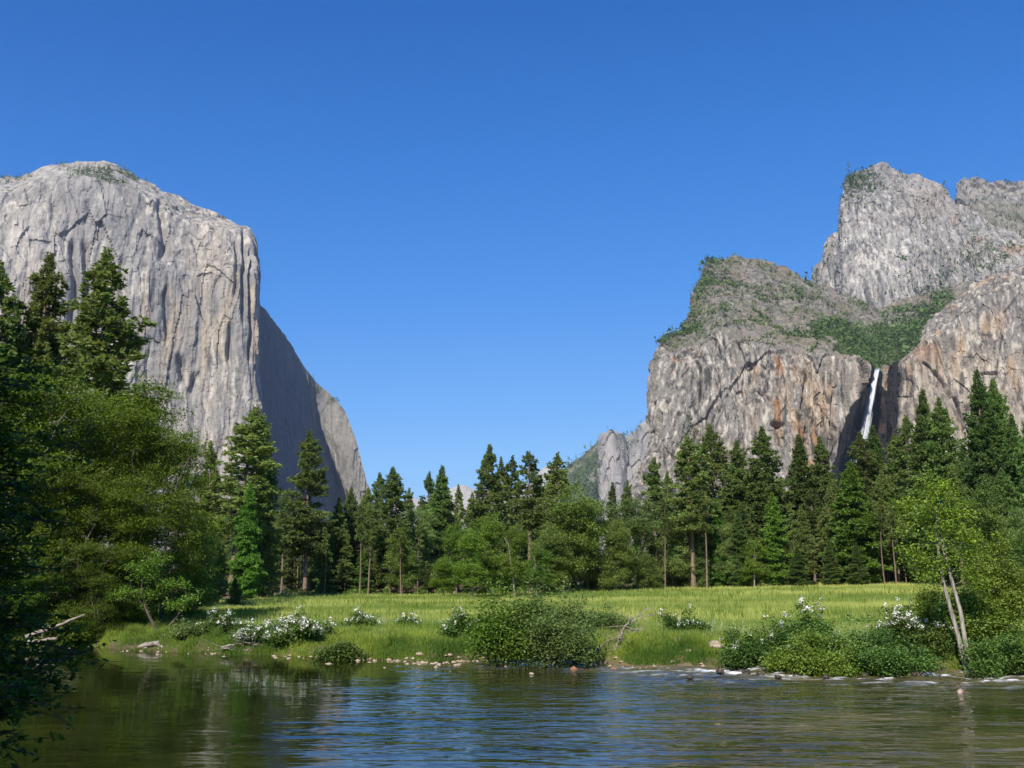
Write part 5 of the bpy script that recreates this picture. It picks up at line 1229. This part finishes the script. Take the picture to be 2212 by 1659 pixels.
def build_undergrowth():
    rng = np.random.default_rng(9); n = 420
    x = rng.uniform(-48, 112, n); y = FOREST_Y(x) + rng.uniform(-2, 26, n) ; keep = noise(np.stack([x * 0.12, y * 0.12, 0 * x], 1), 19) > -0.35
    x, y = x[keep], y[keep]; n = len(x); z = gz(x, y); k = 220
    w = rng.uniform(0.8, 2.4, n); h = rng.uniform(0.5, 2.0, n)
    l = unit(n * k, rng) * rng.random((n * k, 1)) ** 0.4; l[:, 2] = np.abs(l[:, 2])
    cen = np.stack([np.repeat(x, k) + l[:, 0] * np.repeat(w, k), np.repeat(y, k) + l[:, 1] * np.repeat(w, k), np.repeat(z, k) + l[:, 2] * np.repeat(h, k)], 1)
    mb = MB(); leaves(mb, cen, None, 0.34, rng, 0, np.clip(np.repeat(rng.random(n), k) * .7 + .3 * rng.random(n * k), 0, 1))
    tag(link('undergrowth', mb.build('undergrowth', [M['oak']])), 'tangled low undergrowth along the foot of the forest', 'undergrowth', kind='stuff')
    # small stones awash in the riffle and under the bank
    n = 520; x = np.where(rng.random(n) < 0.8, rng.normal(-1, 5, n), rng.uniform(-30, 26, n)); s = rng.exponential(0.9, n); y = bank_y(x) + 0.4 - s
    r = 0.03 + 0.10 * rng.random(n) ** 2; ic = np.array([(0, 0, 1), (.9, 0, .2), (.28, .85, .2), (-.72, .53, .2), (-.72, -.53, .2), (.28, -.85, .2), (0, 0, -.8)])
    fc = np.array([(0, 1, 2), (0, 2, 3), (0, 3, 4), (0, 4, 5), (0, 5, 1), (6, 2, 1), (6, 3, 2), (6, 4, 3), (6, 5, 4), (6, 1, 5)])
    V = (np.stack([x, y, np.maximum(gz(x, y), -0.02)], 1)[:, None] + ic[None] * r[:, None, None] * np.array([1.5, 1.2, 0.9]) * rng.uniform(.7, 1.3, (n, 7, 1))).reshape(-1, 3)
    me = mesh('gravel', V, [(fc[None] + (np.arange(n) * 7)[:, None, None]).reshape(-1, 3)], [M['stone']], False)
    tag(link('gravel', me), 'small brown stones awash along the shallow edge of the river', 'stones', kind='stuff')
build_undergrowth()

# ---------------------------------------------------------------- dead wood
def wood(name, cat, label, paths, mat='dead', seed=1, twigs=0):
    rng = np.random.default_rng(seed); mb = MB()
    p0 = np.array(paths[0][0][0])
    for pts, r0, r1 in paths:
        pts = np.array(pts) - p0
        t = np.linspace(0, 1, len(pts)); tt = np.linspace(0, 1, 10)
        pp = np.stack([np.interp(tt, t, pts[:, c]) for c in range(3)], 1); pp[1:-1] += rng.normal(0, 0.03, (8, 3))
        mb.path(pp, np.linspace(r0, r1, 10), 7, 0, 0.1, rng)
        if twigs:
            k = rng.integers(2, 9, twigs); a = pp[k]; b = a + rng.normal(0, 1, (twigs, 3)) * np.array([.5, .25, .25]) + np.array([0, 0, .1])
            mb.tubes(a, b, 0.016, 0.004, 4); c = b + rng.normal(0, .25, (twigs, 3)); mb.tubes(b, c, 0.007, 0.003, 3)
    o = link(name, mb.build(name, [M[mat]], True)); o.location = p0
    return tag(o, label, cat)
def pt(u, v, D): return tuple(P(u, v, D))
wood('fallen_log', 'log', 'pale fallen log slanting up from the water on the far left bank', [([pt(55, 1376, 64), pt(110, 1358, 64.5), pt(182, 1328, 65.5)], 0.15, 0.07)], seed=2, twigs=5)
wood('fallen_log', 'log', 'short pale log lying flat at the waterline below the slanting log', [([pt(60, 1388, 63), pt(125, 1378, 63.2)], 0.15, 0.09)], seed=3, twigs=3)
x0, y0 = on_plane(300, 1402); D1 = y0 - 0.9
wood('driftwood', 'driftwood', 'gnarled dark driftwood root mass in the water below the bent tree', [([pt(300, 1399, D1 - .3), pt(325, 1392, D1 - .3), pt(352, 1384, D1), pt(385, 1398, D1 - .2), pt(420, 1404, D1 - .6), pt(452, 1404, D1 - 1.2)], 0.17, 0.06), ([pt(335, 1390, D1 - .2), pt(352, 1398, D1 - .6), pt(368, 1408, D1 - .8)], 0.12, 0.05), ([pt(352, 1384, D1), pt(372, 1390, D1 - .4), pt(378, 1407, D1 - .9)], 0.10, 0.04)], seed=4, twigs=8)
x0, y0 = on_plane(520, 1412); D1 = y0 - 0.6
wood('dead_branch', 'branch', 'bleached dead branch with fine twigs trailing in the water beside the thickest blossom', [([pt(478, 1398, D1), pt(505, 1392, D1 + .2), pt(540, 1374, D1 + .4)], 0.06, 0.02), ([pt(478, 1398, D1), pt(500, 1404, D1 - .2), pt(560, 1404, D1)], 0.05, 0.015), ([pt(500, 1393, D1), pt(540, 1388, D1), pt(562, 1398, D1)], 0.03, 0.01)], seed=5, twigs=16)
x0, y0 = on_plane(1360, 1436); D1 = y0 + 1.0
wood('dead_branch', 'branch', 'bare grey forked dead branch standing in the grass right of the willow', [([pt(1332, 1395, D1), pt(1350, 1352, D1), pt(1365, 1338, D1), pt(1405, 1312, D1 + .5)], 0.06, 0.015), ([pt(1362, 1340, D1), pt(1395, 1334, D1), pt(1422, 1325, D1 - .4)], 0.03, 0.008), ([pt(1350, 1352, D1), pt(1375, 1362, D1), pt(1396, 1358, D1)], 0.025, 0.008)], seed=6, twigs=10)
wood('dead_branch', 'branch', 'low tangle of grey dead branches at the foot of the forked one', [([pt(1285, 1408, D1), pt(1310, 1385, D1), pt(1345, 1368, D1)], 0.035, 0.01), ([pt(1325, 1420, D1 - .6), pt(1332, 1392, D1 - .4), pt(1340, 1370, D1)], 0.04, 0.012), ([pt(1330, 1415, D1 - .6), pt(1350, 1395, D1 - .4), pt(1390, 1388, D1)], 0.035, 0.01)], seed=7, twigs=14)

# ---------------------------------------------------------------- rocks
def rock(label, u, v, w, mat='stone', seed=0, h=0.6, z=0.0, group=None):
    rng = np.random.default_rng(seed + 100)
    n1, n2 = 26, 16
    th = np.arange(n1) * 2 * np.pi / n1; ph = np.linspace(0, np.pi, n2)
    T, Pp = np.meshgrid(th, ph, indexing='ij')
    d = np.stack([np.cos(T) * np.sin(Pp), np.sin(T) * np.sin(Pp), np.cos(Pp)], -1).reshape(-1, 3)
    r = 1 + 0.22 * noise(d * 1.3 + seed, seed) + 0.10 * noise(d * 3 + seed, seed + 1)
    c, e = cells(d * 1.2 + seed, seed + 5); r *= 0.88 + 0.2 * c * sstep(e, 0, .3)
    V = d * r[:, None] * np.array([w / 2, w / 2 * 0.8, w / 2 * h])
    k = np.arange(n1 * n2).reshape(n1, n2)
    F = np.stack([k[:, :-1].ravel(), k[:, 1:].ravel(), np.roll(k, -1, 0)[:, 1:].ravel(), np.roll(k, -1, 0)[:, :-1].ravel()], 1)
    x, y = on_plane(u, v, z)
    o = link('rock', mesh('rock', V, [F], [M[mat]], True)); o.location = (x, y, max(gz1(x, y), z - 0.06) + w * h * 0.30); o.rotation_euler = (0, 0, rng.uniform(0, 6))
    return tag(o, label, 'rock', group)
for k, (u, v, w, m, h, lab) in enumerate([
 (1466, 1428, 0.70, 'stone', 0.85, 'upright tan rock at the grassy edge below the lone flowering bush'),
 (1512, 1434, 0.75, 'stone', 0.6, 'left one of two flat tan boulders at the water edge below the grass'),
 (1546, 1435, 0.95, 'stone', 0.6, 'larger right one of two flat tan boulders at the water edge below the grass'),
 (1488, 1437, 0.40, 'stone', 0.6, 'small tan rock between the upright rock and the flat boulders'),
 (1452, 1440, 0.35, 'stone', 0.6, 'small low stone in the water left of the upright rock'),
 (1240, 1446, 0.45, 'redstone', 0.6, 'red rock breaking the water below the willow'),
 (1326, 1446, 0.34, 'redstone', 0.7, 'small red rock in the water below the dead branches'),
 (1148, 1456, 0.30, 'stone', 0.6, 'small brown stone in the shallow riffle left of the red rock'),
 (908, 1430, 0.42, 'stone', 0.5, 'mossy green stone at the left end of the riffle'),
 (948, 1436, 0.30, 'stone', 0.6, 'small pale stone in the riffle right of the mossy stone'),
 (990, 1436, 0.34, 'stone', 0.5, 'pale flat stone in the riffle below the grassy point'),
 (1048, 1438, 0.36, 'stone', 0.5, 'tan stone in the riffle left of the dark bank hollow'),
 (1082, 1440, 0.26, 'redstone', 0.5, 'small reddish stone in the riffle below the dark bush'),
 (2075, 1496, 0.34, 'stone', 0.7, 'lone stone showing above the open water near the right border'),
 (1950, 1468, 0.36, 'redstone', 0.5, 'reddish stone awash at the lower edge of the rapids'),
 (1858, 1466, 0.30, 'redstone', 0.5, 'small reddish stone awash left of the other at the lower edge of the rapids'),
 (1700, 1440, 0.50, 'redstone', 0.6, 'reddish rock under the overhang of the right bank bushes'),
 (1660, 1438, 0.45, 'stone', 0.6, 'brown rock at the waterline below the dark flowering bush'),
 (2018, 1432, 0.60, 'stone', 0.6, 'pale rock beside the roots left of the alder trunks'),
 (2044, 1440, 0.40, 'stone', 0.6, 'small pale rock at the foot of the alder trunks'),
]): rock(lab, u, v, w, m, k + 1, h)

rr_ = random.Random(8)
for k in range(14):
    rock('dark wet stone breaking the white water of the rapids', 1500 + k * 48 + rr_.uniform(-18, 18), 1450 + rr_.uniform(0, 14), rr_.uniform(0.3, 0.55), 'wetstone', 60 + k, 0.6, 0.12, 'wet stones in the rapids')
# ---------------------------------------------------------------- near branches on the left and the trees that shade them
def build_near_tree():
    rng = np.random.default_rng(77)
    x, y = -6.0, 8.0; z = gz1(x, 5.0)
    base = np.array([x, y, 0.1])
    t = [(x - 0.2, y, -0.3), (x - 0.1, y, 1.5), (x, y, 3), (x, y, 4.5), (x - .1, y, 6.2), (x, y, 7.6)]
    tips = []
    ends = [(150, 1435, 8.0), (190, 1395, 8.2), (100, 1500, 7.5), (60, 1545, 7.6), (110, 1330, 8.4), (60, 1400, 7.6), (120, 1480, 8.2), (40, 1620, 7.4),
            (60, 1240, 8.2), (40, 1150, 8.0), (90, 1080, 8.4), (50, 1000, 8.0), (110, 960, 8.6), (20, 1300, 7.8), (20, 930, 7.8), (70, 870, 8.4), (130, 1130, 8.6), (10, 850, 8.0), (30, 1090, 7.6), (70, 1180, 8.5),
            (100, 1225, 8.8), (15, 1210, 8.6), (20, 1450, 8.0), (10, 1520, 7.4), (80, 800, 8.8), (30, 1350, 8.2)]
    ends = ends + [(q[0] * 0.8 + rng.uniform(-55, 25), q[1] + rng.uniform(-45, 45), q[2] + rng.uniform(-.3, .5)) for q in ends for _ in range(2)]
    E = np.array([P(*q) for q in ends])
    tb = MB(); tp = np.array(t) - base
    tb.path(tp, np.linspace(0.16, 0.06, 6), 9, 0, 0.05, rng)
    cr = MB(); C = []
    for e in E - base:
        hz = np.clip(e[2] - 0.45 + rng.normal(0, .1), 0.4, 7.2)
        s = np.array([np.interp(hz, tp[:, 2], tp[:, 0]), 0, hz])
        tt = np.linspace(0, 1, 8)[:, None]
        pp = s * (1 - tt) + e * tt + np.array([0, 0, 0.22]) * np.sin(tt * np.pi) + rng.normal(0, 0.02, (8, 3))
        tb.path(pp, np.linspace(0.022, 0.004, 8), 5)
        for j in range(26):
            k = rng.uniform(0.35, 1.0); a = np.array([np.interp(k, tt[:, 0], pp[:, c]) for c in range(3)])
            d = (e - s) / np.linalg.norm(e - s) * 0.6 + rng.normal(0, 0.6, 3) * np.array([1, 1, 0.55])
            b = a + d * rng.uniform(0.12, 0.34)
            tb.tubes(a[None], b[None], 0.004, 0.002, 3)
            m = 9
            C.append(a + (b - a) * rng.uniform(0.2, 1.05, (m, 1)) + rng.normal(0, 0.022, (m, 3)))
    C = np.concatenate(C)
    leaves(cr, C, None, 0.066, rng, 0, rng.random(len(C)), upb=0.3, asp=0.45)
    plant('overhanging_tree', base, tb.build('trunk', [M['darkbark']], True), cr.build('crown', [M['alder']]), 'dark leafy branches hanging in from the left border close to the viewer', 'tree')
build_near_tree()
for (x, y, key, s, lab) in ((-7.5, -5, 'alder_a', 1.15, 'leafy tree on the near bank behind the viewer, shading the dark branches'), (-12, -4, 'alder_b', 1.0, 'second leafy tree on the near bank beside the viewer, shading the still water'), (-5, -11, 'alder_c', 1.4, 'third leafy tree on the near bank left of the viewer')):
    o = copy_tree(protoB[key]); o.name = 'broadleaf_tree'; tag(o, lab, 'broadleaf tree', 'shade trees on the near bank')
    o.location = (x, y, gz1(x, y)); o.scale = (s, s, s); o.rotation_euler = (0, 0, x)

# ---------------------------------------------------------------- the air
if HAZE:
    V = np.array([(sx, sy, sz) for sx in (-6000, 6000) for sy in (-40, 8200) for sz in (-8, 1450)], float)
    F = [[0, 1, 3, 2], [4, 6, 7, 5], [0, 4, 5, 1], [2, 3, 7, 6], [0, 2, 6, 4], [1, 5, 7, 3]]
    m, nt, N, L = newmat('haze_air')
    out = N('ShaderNodeOutputMaterial'); pv = N('ShaderNodeVolumePrincipled')
    pv.inputs['Color'].default_value = (0.72, 0.85, 1.0, 1); pv.inputs['Density'].default_value = 0.000035; pv.inputs['Anisotropy'].default_value = 0.2
    L(pv.outputs[0], out.inputs['Volume'])
    tag(link('haze', mesh('haze', V, [np.array(F)], [m])), 'thin blue haze in the valley air', 'haze', kind='stuff')
